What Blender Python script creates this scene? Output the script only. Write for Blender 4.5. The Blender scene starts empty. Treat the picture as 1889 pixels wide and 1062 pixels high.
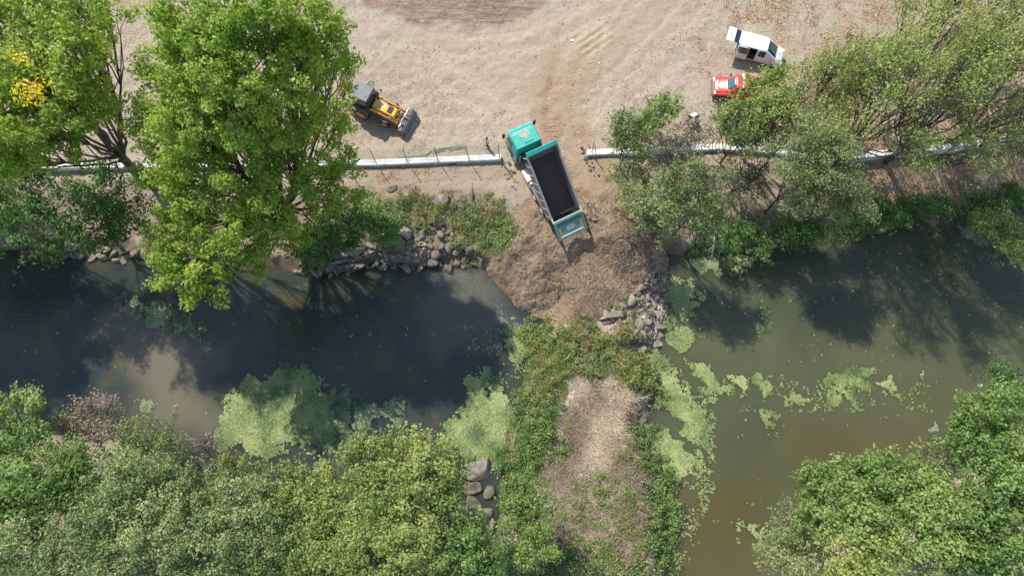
import bpy, math, random
import numpy as np
from mathutils import Vector, Matrix
R = math.radians
# ---------------------------------------------------------------- camera, sky, sun, exposure
scene = bpy.context.scene
COL = scene.collection
H, TILT, FPX = 54.0, R(15.0), 1258.0
cam_d = bpy.data.cameras.new('camera'); cam_d.sensor_width = 36.0
cam_d.lens = FPX / 1889.0 * 36.0; cam_d.clip_end = 2000; cam_d.clip_start = 0.5
cam = bpy.data.objects.new('camera', cam_d); COL.objects.link(cam)
cam.location = (0, 0, H); cam.rotation_euler = (TILT, 0, 0)
scene.camera = cam
SUN_EL, SUN_DIR = R(48), R(-56.5)          # direction the light travels on the ground
w = bpy.data.worlds.new('World'); scene.world = w; w.use_nodes = True
nt = w.node_tree; bg = nt.nodes['Background']
sky = nt.nodes.new('ShaderNodeTexSky'); sky.sky_type = 'NISHITA'; sky.sun_disc = False
az_from = SUN_DIR + math.pi                # direction towards the sun
sky.sun_elevation = SUN_EL; sky.sun_rotation = math.pi / 2 - az_from
sky.dust_density = 0.4; sky.ozone_density = 2.0
tc_ = nt.nodes.new('ShaderNodeTexCoord'); cn_ = nt.nodes.new('ShaderNodeTexNoise'); cn_.inputs['Scale'].default_value = 3.2; cn_.inputs['Detail'].default_value = 7; cn_.inputs['Roughness'].default_value = .55
nt.links.new(tc_.outputs['Generated'], cn_.inputs['Vector'])
cr_ = nt.nodes.new('ShaderNodeValToRGB'); cr_.color_ramp.elements[0].position = .50; cr_.color_ramp.elements[1].position = .72; cr_.color_ramp.elements[1].color = (.5, .5, .5, 1)
nt.links.new(cn_.outputs[0], cr_.inputs[0]); mx_ = nt.nodes.new('ShaderNodeMix'); mx_.data_type = 'RGBA'; mx_.inputs[7].default_value = (9, 9, 9.3, 1)
nt.links.new(cr_.outputs[0], mx_.inputs[0]); nt.links.new(sky.outputs[0], mx_.inputs[6]); nt.links.new(mx_.outputs[2], bg.inputs[0]); bg.inputs[1].default_value = 0.145
sd = bpy.data.lights.new('sun', 'SUN'); sd.energy = 4.4; sd.angle = R(0.5); sd.color = (1.0, 0.94, 0.84)
sun = bpy.data.objects.new('sun', sd); COL.objects.link(sun)
tosun = Vector((math.cos(az_from) * math.cos(SUN_EL), math.sin(az_from) * math.cos(SUN_EL), math.sin(SUN_EL)))
sun.rotation_euler = tosun.to_track_quat('Z', 'Y').to_euler(); sun.location = (-30, 50, 70)
scene.view_settings.view_transform = 'Standard'; scene.view_settings.look = 'None'
scene.view_settings.exposure = 0.52; scene.view_settings.gamma = 1.0
scene.view_settings.use_curve_mapping = False

WZ = -2.5                                   # water level
rng = np.random.default_rng(7)
random.seed(7)

def at(px, py, z=0.0):
    """world point of a photo pixel at height z"""
    st, ct = math.sin(TILT), math.cos(TILT)
    u = (px - 944.5) / FPX; v = -(py - 531.0) / FPX
    r = (u, v * ct + st, v * st - ct)
    k = (z - H) / r[2]
    return np.array([r[0] * k, r[1] * k, z])

# ---------------------------------------------------------------- numpy tools
def poly(pts, z=0.0):
    return np.array([at(x, y, z)[:2] for x, y in pts])

def sdf(P, V):
    """signed distance (positive inside) of points P (n,2) to polygon V"""
    n = len(V); d = np.full(len(P), 1e9); ins = np.zeros(len(P), bool)
    for i in range(n):
        a = V[i]; b = V[(i + 1) % n]; e = b - a; wv = P - a
        t = np.clip((wv @ e) / max(e @ e, 1e-9), 0, 1)
        q = wv - t[:, None] * e
        d = np.minimum(d, (q ** 2).sum(1))
        c = ((a[1] <= P[:, 1]) != (b[1] <= P[:, 1]))
        xx = a[0] + (P[:, 1] - a[1]) * e[0] / (e[1] if abs(e[1]) > 1e-9 else 1e-9)
        ins ^= c & (P[:, 0] < xx)
    d = np.sqrt(d)
    return np.where(ins, d, -d)

def dline(P, V):
    d = np.full(len(P), 1e9); s = np.zeros(len(P)); L = 0
    for i in range(len(V) - 1):
        a = V[i]; b = V[i + 1]; e = b - a; l = np.hypot(*e); wv = P - a
        t = np.clip((wv @ e) / (e @ e), 0, 1); q = np.hypot(*(wv - t[:, None] * e).T)
        m = q < d; s = np.where(m, L + t * l, s); d = np.where(m, q, d); L += l
    return d, s

_lat = {}
def vnoise(x, y, seed=0):
    if seed not in _lat: _lat[seed] = np.random.default_rng(1000 + seed).random((256, 256))
    g = _lat[seed]
    xi = np.floor(x).astype(int); yi = np.floor(y).astype(int)
    fx = x - xi; fy = y - yi; fx = fx * fx * (3 - 2 * fx); fy = fy * fy * (3 - 2 * fy)
    a = g[xi % 256, yi % 256]; b = g[(xi + 1) % 256, yi % 256]
    c = g[xi % 256, (yi + 1) % 256]; d = g[(xi + 1) % 256, (yi + 1) % 256]
    return (a * (1 - fx) + b * fx) * (1 - fy) + (c * (1 - fx) + d * fx) * fy

def fbm(x, y, seed=0, oct=4):
    s = 0; a = .5; t = 0
    for o in range(oct):
        s = s + a * vnoise(x * 2 ** o + 17 * o, y * 2 ** o + 31 * o, seed + o); t += a; a *= .5
    return s / t

def sm(x, a=0.0, b=1.0):
    t = np.clip((x - a) / (b - a), 0, 1); return t * t * (3 - 2 * t)

# ---------------------------------------------------------------- object helpers
def tag(o, label=None, cat=None, group=None, kind=None):
    if label: o['label'] = label
    if cat: o['category'] = cat
    if group: o['group'] = group
    if kind: o['kind'] = kind
    return o

def empty(name, loc, rz=0, **k):
    o = bpy.data.objects.new(name, None); COL.objects.link(o)
    o.location = tuple(float(c) for c in loc); o.rotation_euler = (0, 0, rz); o.empty_display_size = .3
    return tag(o, **k)

def np_mesh(name, V, Fc, n=4, smooth=False):
    me = bpy.data.meshes.new(name)
    V = np.ascontiguousarray(V, dtype=np.float32); Fc = np.ascontiguousarray(Fc, dtype=np.int32)
    me.vertices.add(len(V)); me.vertices.foreach_set('co', V.ravel())
    me.loops.add(Fc.size); me.loops.foreach_set('vertex_index', Fc.ravel())
    nf = len(Fc); me.polygons.add(nf)
    me.polygons.foreach_set('loop_start', np.arange(0, nf * n, n, dtype=np.int32))
    me.polygons.foreach_set('loop_total', np.full(nf, n, dtype=np.int32))
    me.polygons.foreach_set('use_smooth', np.full(nf, smooth, dtype=bool))
    me.update(calc_edges=True)
    return me

def mobj(name, me, mat, parent=None, loc=None, rz=0):
    o = bpy.data.objects.new(name, me); COL.objects.link(o)
    if mat and not me.materials: me.materials.append(mat)
    if parent: o.parent = parent
    if loc is not None: o.location = tuple(float(c) for c in loc)
    if rz: o.rotation_euler = (0, 0, rz)
    return o

def copy_tree(o, parent=None):
    c = o.copy(); COL.objects.link(c); c.parent = parent
    for ch in [x for x in o.children]: copy_tree(ch, c)
    return c

def fattr(me, name, val, domain='POINT'):
    a = me.attributes.new(name, 'FLOAT', domain); a.data.foreach_set('value', np.ascontiguousarray(val, dtype=np.float32))

class MB:
    """collects solids into ONE mesh"""
    def __init__(s): s.v = []; s.f = []
    def add(s, V, Fs):
        o = len(s.v); s.v += [tuple(map(float, p)) for p in V]; s.f += [tuple(i + o for i in f) for f in Fs]; return s
    def box(s, c, d, rot=None, top=1.0):
        x, y, z = d[0] / 2, d[1] / 2, d[2] / 2
        V = [Vector((a * x * (top if q > 0 else 1), b * y * (top if q > 0 else 1), q * z)) for q in (-1, 1) for a, b in ((-1, -1), (1, -1), (1, 1), (-1, 1))]
        if rot is not None: V = [rot @ p for p in V]
        V = [p + Vector(c) for p in V]
        return s.add(V, [(3, 2, 1, 0), (4, 5, 6, 7), (0, 1, 5, 4), (1, 2, 6, 5), (2, 3, 7, 6), (3, 0, 4, 7)])
    def tube(s, pts, rad, n=8, cap=True):
        pts = [Vector(p) for p in pts]
        if not hasattr(rad, '__len__'): rad = [rad] * len(pts)
        V = []; F = []
        for i, p in enumerate(pts):
            t = (pts[min(i + 1, len(pts) - 1)] - pts[max(i - 1, 0)]).normalized()
            up = Vector((0, 0, 1)) if abs(t.z) < .9 else Vector((1, 0, 0))
            a = t.cross(up).normalized(); b = t.cross(a)
            for k in range(n):
                q = 2 * math.pi * k / n; V.append(p + (a * math.cos(q) + b * math.sin(q)) * rad[i])
        for i in range(len(pts) - 1):
            for k in range(n):
                F.append((i * n + k, i * n + (k + 1) % n, (i + 1) * n + (k + 1) % n, (i + 1) * n + k))
        if cap:
            F.append(tuple(range(n))); F.append(tuple((len(pts) - 1) * n + k for k in reversed(range(n))))
        return s.add(V, F)
    def cyl(s, p0, p1, r0, r1=None, n=20): return s.tube([p0, p1], [r0, r0 if r1 is None else r1], n)
    def prism(s, prof, y0, y1):
        """profile (x,z) extruded along y"""
        n = len(prof); V = [(x, y0, z) for x, z in prof] + [(x, y1, z) for x, z in prof]
        F = [tuple(range(n)), tuple(reversed(range(n, 2 * n)))]
        F += [(i, i + n, (i + 1) % n + n, (i + 1) % n) for i in range(n)]
        return s.add(V, F)
    def plate(s, quad, th):
        """a quad (4 points) given thickness th along its normal"""
        q = [Vector(p) for p in quad]; nn = (q[1] - q[0]).cross(q[3] - q[0]).normalized() * th
        return s.add(q + [p + nn for p in q], [(3, 2, 1, 0), (4, 5, 6, 7), (0, 1, 5, 4), (1, 2, 6, 5), (2, 3, 7, 6), (3, 0, 4, 7)])
    def lathe_y(s, prof, cx, cz, n=28):
        """profile (y, r) turned about the y axis through (cx, cz)"""
        V = []; F = []; m = len(prof)
        for k in range(n):
            a = 2 * math.pi * k / n
            for y, r in prof: V.append((cx + r * math.cos(a), y, cz + r * math.sin(a)))
        for k in range(n):
            for j in range(m - 1):
                F.append((k * m + j, k * m + j + 1, ((k + 1) % n) * m + j + 1, ((k + 1) % n) * m + j))
        return s.add(V, F)
    def mesh(s, name, smooth=False):
        me = bpy.data.meshes.new(name); me.from_pydata(s.v, [], s.f)
        import bmesh
        bm = bmesh.new(); bm.from_mesh(me); bmesh.ops.recalc_face_normals(bm, faces=bm.faces)
        if smooth:
            for f in bm.faces: f.smooth = True
        bm.to_mesh(me); bm.free(); me.update(); return me
    def build(s, name, mat, parent=None, smooth=False, bevel=0, loc=None, rz=0):
        o = mobj(name, s.mesh(name, smooth), mat, parent, loc, rz)
        if bevel:
            b = o.modifiers.new('bevel', 'BEVEL'); b.width = bevel; b.segments = 2; b.limit_method = 'ANGLE'; b.angle_limit = R(40)
        return o

# ---------------------------------------------------------------- materials
def nodes(name):
    m = bpy.data.materials.new(name); m.use_nodes = True
    t = m.node_tree; return m, t, t.nodes['Principled BSDF']
def N(t, ty, **k):
    n = t.nodes.new(ty)
    for a, b in k.items(): setattr(n, a, b)
    return n
def ramp(t, stops, fac=None):
    r = t.nodes.new('ShaderNodeValToRGB'); cr = r.color_ramp
    while len(cr.elements) < len(stops): cr.elements.new(.5)
    for e, (p, c) in zip(cr.elements, stops): e.position = p; e.color = (*c, 1) if len(c) == 3 else c
    if fac is not None: t.links.new(fac, r.inputs[0])
    return r
def noise(t, scale, detail=4, vec=None, rough=.55, dist=0):
    n = t.nodes.new('ShaderNodeTexNoise'); n.inputs['Scale'].default_value = scale
    n.inputs['Detail'].default_value = detail; n.inputs['Roughness'].default_value = rough; n.inputs['Distortion'].default_value = dist
    if vec is not None: t.links.new(vec, n.inputs['Vector'])
    return n
def mixc(t, fac, a, b, mode='MIX'):
    m = t.nodes.new('ShaderNodeMix'); m.data_type = 'RGBA'; m.blend_type = mode
    for s, v in ((0, fac), (6, a), (7, b)):
        if hasattr(v, 'is_linked') or hasattr(v, 'links'): t.links.new(v, m.inputs[s])
        elif s == 0: m.inputs[0].default_value = v
        else: m.inputs[s].default_value = (*v, 1)
    return m.outputs[2]
def math_(t, op, a, b=None, c=None, clamp=False):
    m = t.nodes.new('ShaderNodeMath'); m.operation = op; m.use_clamp = clamp
    for i, v in enumerate((a, b, c)):
        if v is None: continue
        if hasattr(v, 'links'): t.links.new(v, m.inputs[i])
        else: m.inputs[i].default_value = v
    return m.outputs[0]
def objpos(t):
    return t.nodes.new('ShaderNodeNewGeometry').outputs['Position']
def bump(t, h, dist, strength=1.0, normal=None):
    b = t.nodes.new('ShaderNodeBump'); b.inputs['Distance'].default_value = dist; b.inputs['Strength'].default_value = strength
    t.links.new(h, b.inputs['Height'])
    if normal is not None: t.links.new(normal, b.inputs['Normal'])
    return b.outputs[0]

def paint(name, col, rough=.35, metal=0, dust=.25, dustcol=(.42, .33, .25), scale=3.0, coat=0):
    m, t, p = nodes(name)
    co = t.nodes.new('ShaderNodeTexCoord').outputs['Object']
    n = noise(t, scale, 6, co, .65); n2 = noise(t, scale * 9, 3, co)
    f = math_(t, 'MULTIPLY_ADD', n2.outputs[0], .5, n.outputs[0])
    f = ramp(t, [(.55, (0, 0, 0)), (.95, (1, 1, 1))], f).outputs[0]
    f = math_(t, 'MULTIPLY', f, dust)
    t.links.new(mixc(t, f, col, dustcol), p.inputs['Base Color'])
    t.links.new(math_(t, 'MULTIPLY_ADD', f, .6, rough, clamp=True), p.inputs['Roughness'])
    p.inputs['Metallic'].default_value = metal; p.inputs['Coat Weight'].default_value = coat
    return m

def leafmat(name, c0, c1, c2, trans=.3, rough=.55):
    m, t, p = nodes(name)
    a = N(t, 'ShaderNodeAttribute', attribute_name='tint')
    r = ramp(t, [(.08, c0), (.5, c1), (.92, c2)], a.outputs['Fac'])
    t.links.new(r.outputs[0], p.inputs['Base Color']); p.inputs['Roughness'].default_value = rough
    p.inputs['Specular IOR Level'].default_value = .35
    tr = t.nodes.new('ShaderNodeBsdfTranslucent')
    hs = t.nodes.new('ShaderNodeHueSaturation'); hs.inputs['Saturation'].default_value = 1.1; hs.inputs['Value'].default_value = 1.5
    t.links.new(r.outputs[0], hs.inputs['Color']); t.links.new(hs.outputs[0], tr.inputs[0])
    mx = t.nodes.new('ShaderNodeMixShader'); mx.inputs[0].default_value = trans
    t.links.new(p.outputs[0], mx.inputs[1]); t.links.new(tr.outputs[0], mx.inputs[2])
    t.links.new(mx.outputs[0], t.nodes['Material Output'].inputs[0])
    return m

M = {}
M['teal'] = paint('teal paint', (.004, .37, .31), .38, dust=.14)
M['dteal'] = paint('dark teal paint', (.012, .12, .125), .45, dust=.25)
M['gteal'] = paint('dusty teal paint', (.035, .26, .235), .5, dust=.45)
M['bedside'] = paint('grey beige bed paint', (.26, .25, .225), .55, dust=.6, dustcol=(.35, .29, .23))
M['bedin'] = paint('worn steel floor', (.082, .066, .055), .95, dust=.4, dustcol=(.15, .125, .10), scale=2.2); M['bedin'].node_tree.nodes['Principled BSDF'].inputs['Specular IOR Level'].default_value = .05
M['bedwall'] = paint('worn steel wall', (.15, .142, .133), .8, dust=.5, dustcol=(.2, .17, .15), scale=1.6)
M['blackm'] = paint('black chassis', (.018, .018, .02), .55, dust=.45, dustcol=(.12, .10, .085))
M['rubber'] = paint('tyre rubber', (.022, .022, .023), .8, dust=.6, dustcol=(.16, .13, .105), scale=6)
M['silver'] = paint('aluminium', (.55, .54, .52), .35, metal=.6, dust=.3)
M['amber'] = paint('amber reflector', (.75, .33, .03), .3, dust=.15)
M['offwhite'] = paint('off white paint', (.72, .70, .64), .4, dust=.2)
M['white'] = paint('white paint', (.80, .80, .79), .25, dust=.10, coat=.4)
M['red'] = paint('red paint', (.58, .012, .018), .25, dust=.10, coat=.5)
M['yellow'] = paint('yellow paint', (.78, .47, .012), .35, dust=.3)
M['orange'] = paint('orange yellow paint', (.62, .27, .012), .4, dust=.35)
M['dgrey'] = paint('dark grey plastic', (.06, .062, .066), .5, dust=.4)
M['greyroof'] = paint('grey roof paint', (.10, .108, .12), .5, dust=.25, dustcol=(.25, .23, .21))
M['gunmetal'] = paint('scratched bucket steel', (.13, .13, .14), .45, metal=.5, dust=.5, dustcol=(.3, .26, .22), scale=5)
M['postm'] = paint('dark fence post', (.035, .04, .036), .6, dust=.3)
M['fgreen'] = paint('green coated wire', (.02, .17, .11), .5, dust=.2)
M['skin'] = paint('skin', (.36, .20, .14), .6, dust=0)
M['hair'] = paint('dark hair', (.02, .016, .014), .7, dust=0)
M['shirt'] = paint('white cotton', (.72, .72, .76), .9, dust=.1, dustcol=(.5, .5, .56), scale=8)
M['trouser'] = paint('dark cloth', (.03, .027, .032), .9, dust=.1)
M['jeans'] = paint('brown cloth', (.12, .09, .07), .9, dust=.1)
M['shoe'] = paint('shoe leather', (.03, .025, .02), .7, dust=.2)
m, t, p = nodes('dark glass'); p.inputs['Base Color'].default_value = (.018, .028, .032, 1); p.inputs['Roughness'].default_value = .06; p.inputs['Specular IOR Level'].default_value = .8; M['glass'] = m
m, t, p = nodes('teal tinted windscreen'); p.inputs['Base Color'].default_value = (.05, .12, .13, 1); p.inputs['Roughness'].default_value = .06; p.inputs['Specular IOR Level'].default_value = .8; M['wglass'] = m
m, t, p = nodes('clear pane'); p.inputs['Base Color'].default_value = (.55, .72, .66, 1); p.inputs['Roughness'].default_value = .02; p.inputs['Transmission Weight'].default_value = 1; p.inputs['IOR'].default_value = 1.05; M['clear'] = m
m, t, p = nodes('lamp lens'); p.inputs['Base Color'].default_value = (.8, .82, .85, 1); p.inputs['Roughness'].default_value = .1; M['lens'] = m

# bark
m, t, p = nodes('bark'); co = objpos(t)
n = noise(t, 6, 6, co); r = ramp(t, [(.3, (.045, .036, .028)), (.7, (.15, .125, .10))], n.outputs[0]); t.links.new(r.outputs[0], p.inputs['Base Color'])
p.inputs['Roughness'].default_value = .9; t.links.new(bump(t, n.outputs[0], .03), p.inputs['Normal']); M['bark'] = m
m, t, p = nodes('pale dead bark'); p.inputs['Base Color'].default_value = (.42, .37, .33, 1); p.inputs['Roughness'].default_value = .9; M['deadbark'] = m

M['poplar'] = leafmat('poplar leaves', (.145, .235, .03), (.275, .38, .05), (.44, .52, .12), .47)
M['yellowleaf'] = leafmat('yellow autumn leaves', (.35, .30, .02), (.60, .47, .03), (.75, .60, .05), .38)
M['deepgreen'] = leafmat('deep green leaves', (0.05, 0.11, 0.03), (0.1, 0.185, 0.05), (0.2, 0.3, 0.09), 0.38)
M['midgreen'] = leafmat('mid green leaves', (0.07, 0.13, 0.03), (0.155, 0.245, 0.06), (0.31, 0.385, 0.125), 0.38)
M['palewillow'] = leafmat('pale willow leaves', (.13, .175, .065), (.25, .30, .12), (.43, .455, .23), .42)
M['sage'] = leafmat('sage grey leaves', (.085, .13, .035), (.185, .25, .08), (.39, .43, .20), .36)
M['olive'] = leafmat('olive green leaves', (0.1, 0.155, 0.038), (0.22, 0.285, 0.075), (0.4, 0.43, 0.15), 0.4)
M['pink'] = leafmat('pinkish brown seed heads', (0.15, 0.11, 0.08), (0.3, 0.23, 0.17), (0.45, 0.38, 0.29), 0.2)
M['dry'] = leafmat('dry beige twigs and leaves', (.13, .11, .07), (.25, .21, .14), (.40, .35, .24), .2)
M['grassy'] = leafmat('bright low weeds', (.095, .155, .035), (.21, .28, .07), (.38, .39, .16), .38)
M['rusty'] = leafmat('weeds turning yellow and rust', (.12, .165, .045), (.26, .28, .09), (.45, .33, .15), .38)
M['reed'] = leafmat('green reed blades', (0.05, 0.11, 0.03), (0.1, 0.19, 0.055), (0.2, 0.3, 0.09), 0.35)
M['strawm'] = leafmat('dry straw', (.25, .19, .13), (.50, .41, .30), (.70, .60, .47), .25, .8)
M['litter'] = leafmat('dead orange leaves', (.20, .10, .045), (.40, .22, .11), (.58, .38, .22), .2, .8)
M['duck'] = leafmat('duckweed', (.085, .125, .045), (.19, .245, .085), (.33, .365, .15), .1, .6)
M['duckdark'] = leafmat('dark water plants', (.04, .07, .03), (.10, .145, .065), (.26, .30, .16), .1, .6)

# rock
def rockmat(name, a, b, c):
    m, t, p = nodes(name); co = objpos(t)
    n = noise(t, 2.2, 8, co, .6); n2 = noise(t, 14, 4, co)
    f = math_(t, 'ADD', math_(t, 'MULTIPLY', n.outputs[0], .7), math_(t, 'MULTIPLY', n2.outputs[0], .3))
    oi = t.nodes.new('ShaderNodeObjectInfo')
    f = math_(t, 'ADD', f, math_(t, 'MULTIPLY_ADD', oi.outputs['Random'], .16, -.08))
    r = ramp(t, [(.34, a), (.5, b), (.66, c)], f); t.links.new(r.outputs[0], p.inputs['Base Color'])
    p.inputs['Roughness'].default_value = .88; t.links.new(bump(t, f, .12, .8), p.inputs['Normal']); return m
M['rock'] = rockmat('grey tan boulder', (.072, .057, .041), (.17, .141, .106), (.33, .28, .218))
M['rockpink'] = rockmat('pale pinkish boulder', (.095, .075, .058), (.205, .168, .135), (.37, .315, .26))

# ---------------------------------------------------------------- terrain
LEFT_POND = [(-900, 462), (0, 462), (130, 468), (250, 478), (330, 490), (450, 505), (545, 505), (600, 508), (700, 493), (790, 493), (870, 492), (900, 500), (925, 520),
             (1000, 560), (1000, 592), (980, 610), (985, 640), (968, 690), (945, 735), (925, 800), (915, 850), (925, 885), (918, 940), (905, 1020), (880, 1020), (860, 960), (840, 945), (600, 960), (450, 900), (330, 840), (200, 800), (0, 790), (-900, 770)]  # lower tongue added so the shaded rocky gap between the trees comes out dark
RIGHT_POND = [(1180, 470), (1300, 478), (1400, 462), (1490, 442), (1530, 420), (1620, 412), (1720, 396), (1889, 385), (2900, 360), (2900, 740), (1960, 760),
              (1800, 818), (1712, 892), (1556, 958), (1446, 1048), (1430, 1300), (1230, 1300), (1225, 1062), (1228, 960), (1215, 900), (1195, 830), (1170, 790), (1205, 755), (1200, 690), (1190, 655), (1222, 640), (1230, 580), (1228, 520)]
LP = poly(LEFT_POND, WZ); RP = poly(RIGHT_POND, WZ)
NB = at(944, 590, -1)[1]
def terrain_z(x, y):
    P = np.stack([x, y], 1)
    wx = (fbm(x * .5, y * .5, 3) - .5) * 1.2; wy = (fbm(x * .5 + 50, y * .5, 5) - .5) * 1.2
    Q = P + np.stack([wx, wy], 1)
    d = -np.maximum(sdf(Q, LP), sdf(Q, RP))           # >0 on land
    north = sm(y, NB - .5, NB + 6)
    cap = north * 2.5 + (1 - north) * 1.25
    width = north * 7.2 + (1 - north) * 2.2
    t_ = np.clip(d / width, 0, 1)
    prof = np.where(north > .5, .35 * np.clip(d / 1.2, 0, 1) + .65 * sm(t_) , sm(t_ * .9 + .1))
    z = np.where(d > 0, WZ - .12 + (cap + .12) * prof, WZ - .12 - 1.4 * sm(-d / 3.0))
    # south bank rises again behind the peninsula
    z += (fbm(x * .25, y * .25, 11) - .5) * .35 * sm(d, 0, 4) + (fbm(x * 1.6, y * 1.6, 15, 3) - .5) * .16 * sm(d, -.5, 2)
    return z, d
def gz(p):
    z, _ = terrain_z(np.array([float(p[0])]), np.array([float(p[1])])); return float(z[0])
def gpt(px, py, z0=0.0):
    """ground point under a pixel, found by marching along the sight line"""
    z = z0
    for _ in range(8):
        p = at(px, py, z); z = .5 * z + .5 * gz(p)
    p = at(px, py, z); p[2] = gz(p); return p

def axis(lo, hi, a, b, s):
    mid = np.arange(a, b + s * .5, s); out = []; q = b; st = s
    while q < hi: st *= 1.35; q += st; out.append(q)
    lft = []; q = a; st = s
    while q > lo: st *= 1.35; q -= st; lft.append(q)
    return np.concatenate([lft[::-1], mid, out])
xs = axis(-400, 400, -52, 52, .13); ys = axis(-300, 450, -12, 46, .13)
GX, GY = np.meshgrid(xs, ys); gx = GX.ravel(); gy = GY.ravel()
gzv, gd = terrain_z(gx, gy)
GP = np.stack([gx, gy], 1)
warp = np.stack([(fbm(gx * .35, gy * .35, 21) - .5) * 3, (fbm(gx * .35, gy * .35, 27) - .5) * 3], 1)
WP = GP + warp
def reg(pts, soft=1.2, z=0.0, P=None): return sm(sdf(WP if P is None else P, poly(pts, z)), -soft, soft)
damp = reg([(640, -40), (650, 8), (720, 30), (800, 46), (870, 52), (950, 42), (1000, 22), (1030, -40)], .5) 
LANE = poly([(1060, 60), (1045, 120), (1030, 210), (1055, 290), (1100, 350), (1125, 395)])
ld, ls = dline(GP, LANE)
lane = sm(ls, 0, 6.5) * (.55 + .45 * sm(fbm(gx * .6, gy * .6, 35), .35, .6)) * sm(-ld, -3.2 - (fbm(gx * .8, gy * .8, 33) - .5) * 1.5, -1.2) * sm(gy, at(0, 420)[1], at(0, 380)[1])
smooth_soil = np.maximum.reduce([reg([(760, 60), (1000, 40), (1250, -60), (1400, -60), (1250, 60), (1150, 130), (1080, 190), (1000, 200), (850, 150), (700, 120)], 2.5) * .9,
    reg([(640, 295), (640, 345), (900, 350), (985, 400), (1130, 395), (1110, 290)], 1.0) * .8])
litter = np.clip(reg([(1330, 90), (1340, 20), (1480, 0), (2000, -40), (2000, 350), (1560, 400), (1420, 330), (1440, 180), (1400, 110)], 2.5) + .8 * reg([(1280, 60), (1345, 70), (1340, 130), (1290, 140)], 1.2) * 1.0 + .75 * reg([(660, 305), (800, 310), (780, 350), (670, 390)], 1.5) + reg([(1150, 400), (1260, 430), (1290, 500), (1200, 470)], 1.0) * .6, 0, 1)
litter *= sm(fbm(gx * .7, gy * .7, 41), .40, .62)
bank = sm(-gd, -7.0, -3.0) * sm(gy, NB, NB + 5)
penin = reg([(1060, 705), (1150, 700), (1200, 720), (1180, 800), (1200, 870), (1190, 1000), (1150, 1100), (1000, 1100), (1030, 960), (1000, 870), (1030, 800), (1045, 740)], .8, -1.3)
wet = sm(-gd, -1.6, .1)
south = sm(-gy, -at(0, 1010, -1.3)[1], -at(0, 1085, -1.3)[1]) * (1 - penin) * sm(fbm(gx * .3, gy * .3, 281), .28, .5)
track = np.zeros(len(gx))
for tk, wd_ in (([(600, 215), (700, 185), (800, 150), (900, 105), (1000, 70), (1150, 5), (1250, -60)], .9), ([(790, 100), (840, 160), (920, 208), (1010, 222), (1080, 200), (1160, 130), (1260, 30), (1330, -60)], .95), ([(700, 60), (860, 90), (1000, 70), (1120, 10), (1180, -60)], .9),
                ([(1100, 60), (1040, 140), (1020, 210), (1050, 290)], .95), ([(800, 120), (900, 190), (985, 250), (1040, 300)], .9), ([(1400, -20), (1300, 60), (1180, 150), (1060, 230), (1050, 300)], 1.0), ([(905, -50), (915, 20), (905, 70)], .8), ([(560, 150), (700, 230), (900, 240), (1000, 215)], .9)):
    d_, s_ = dline(GP, poly(tk)); track = np.maximum(track, np.exp(-((d_ - wd_) / .27) ** 2) * (.35 + .65 * fbm(gx * .5 + 5, gy * .5, 231)))
ra = at(1068, 92)[:2]; rb = at(1130, 50)[:2]; rd_ = (rb - ra) / np.hypot(*(rb - ra)); U_ = (gx - ra[0]) * rd_[0] + (gy - ra[1]) * rd_[1]; V_ = -(gx - ra[0]) * rd_[1] + (gy - ra[1]) * rd_[0]
rut = sm(U_, -.4, .5) * sm(-U_, -4.2, -2.2) * sm(-np.abs(V_ + .15), -1.25, -.8) * sm(np.sin(V_ * 9.5 + 1.2 * fbm(gx, gy, 235)) + .5 * fbm(gx * 2, gy * 2, 237), -.1, .5)
me = None
nx, ny = len(xs), len(ys)
ii = np.arange((ny - 1) * (nx - 1)); r_ = ii // (nx - 1); c_ = ii % (nx - 1); b_ = r_ * nx + c_
# shallow ruts along the lane and furrows of the graded patch are real relief
gzv = gzv - .07 * lane * (np.exp(-((ld - 1.0) / .28) ** 2)) + .03 * lane * np.sin(ls * 2 * math.pi / .42 + ld * 5) * np.exp(-((ld - .95) / .45) ** 2)
fc = at(930, -500)[:2]; fr = np.hypot(gx - fc[0], gy - fc[1])
gzv += damp * .05 * (vnoise(fr * 2.6, np.arctan2(gx - fc[0], gy - fc[1]) * 6, 61) - .5) * 2
gzv += (1 - np.maximum(lane, damp)) * (fbm(gx * 2.6, gy * 2.6, 71, 2) - .5) * .035 * sm(gd, 0, 1)
gzv -= .03 * track; gzv += .09 * rut
gme = np_mesh('ground', np.stack([gx, gy, gzv], 1), np.stack([b_, b_ + 1, b_ + nx + 1, b_ + nx], 1), 4, True)
for nm, a_ in (('damp', damp), ('lane', lane), ('soil', smooth_soil), ('litter', litter), ('bank', bank), ('penin', penin), ('wet', wet), ('south', south), ('track', track), ('rut', rut), ('lane_s', ls), ('lane_d', ld)): fattr(gme, nm, a_)

m, t, p = nodes('dry earth and straw'); co = objpos(t)
def A(nm): return N(t, 'ShaderNodeAttribute', attribute_name=nm).outputs['Fac']
n1 = noise(t, .22, 6, co, .6); n2 = noise(t, 1.7, 8, co, .7, .6); n3 = noise(t, 11, 5, co, .7)
mp = t.nodes.new('ShaderNodeMapping'); mp.inputs['Scale'].default_value = (1, 5, 1); mp.inputs['Rotation'].default_value = (0, 0, .35); t.links.new(co, mp.inputs[0])
n4 = noise(t, 1.1, 6, mp.outputs[0], .65, 1.2)
n5 = noise(t, 4.2, 8, co, .8, .3); n6 = noise(t, .07, 4, co, .6)
f = math_(t, 'ADD', math_(t, 'MULTIPLY', n5.outputs[0], .55), math_(t, 'MULTIPLY', n3.outputs[0], .45))
straw = ramp(t, [(.38, (.15, .11, .074)), (.46, (.29, .228, .16)), (.54, (.42, .348, .257)), (.64, (.63, .555, .44))], f).outputs[0]
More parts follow.
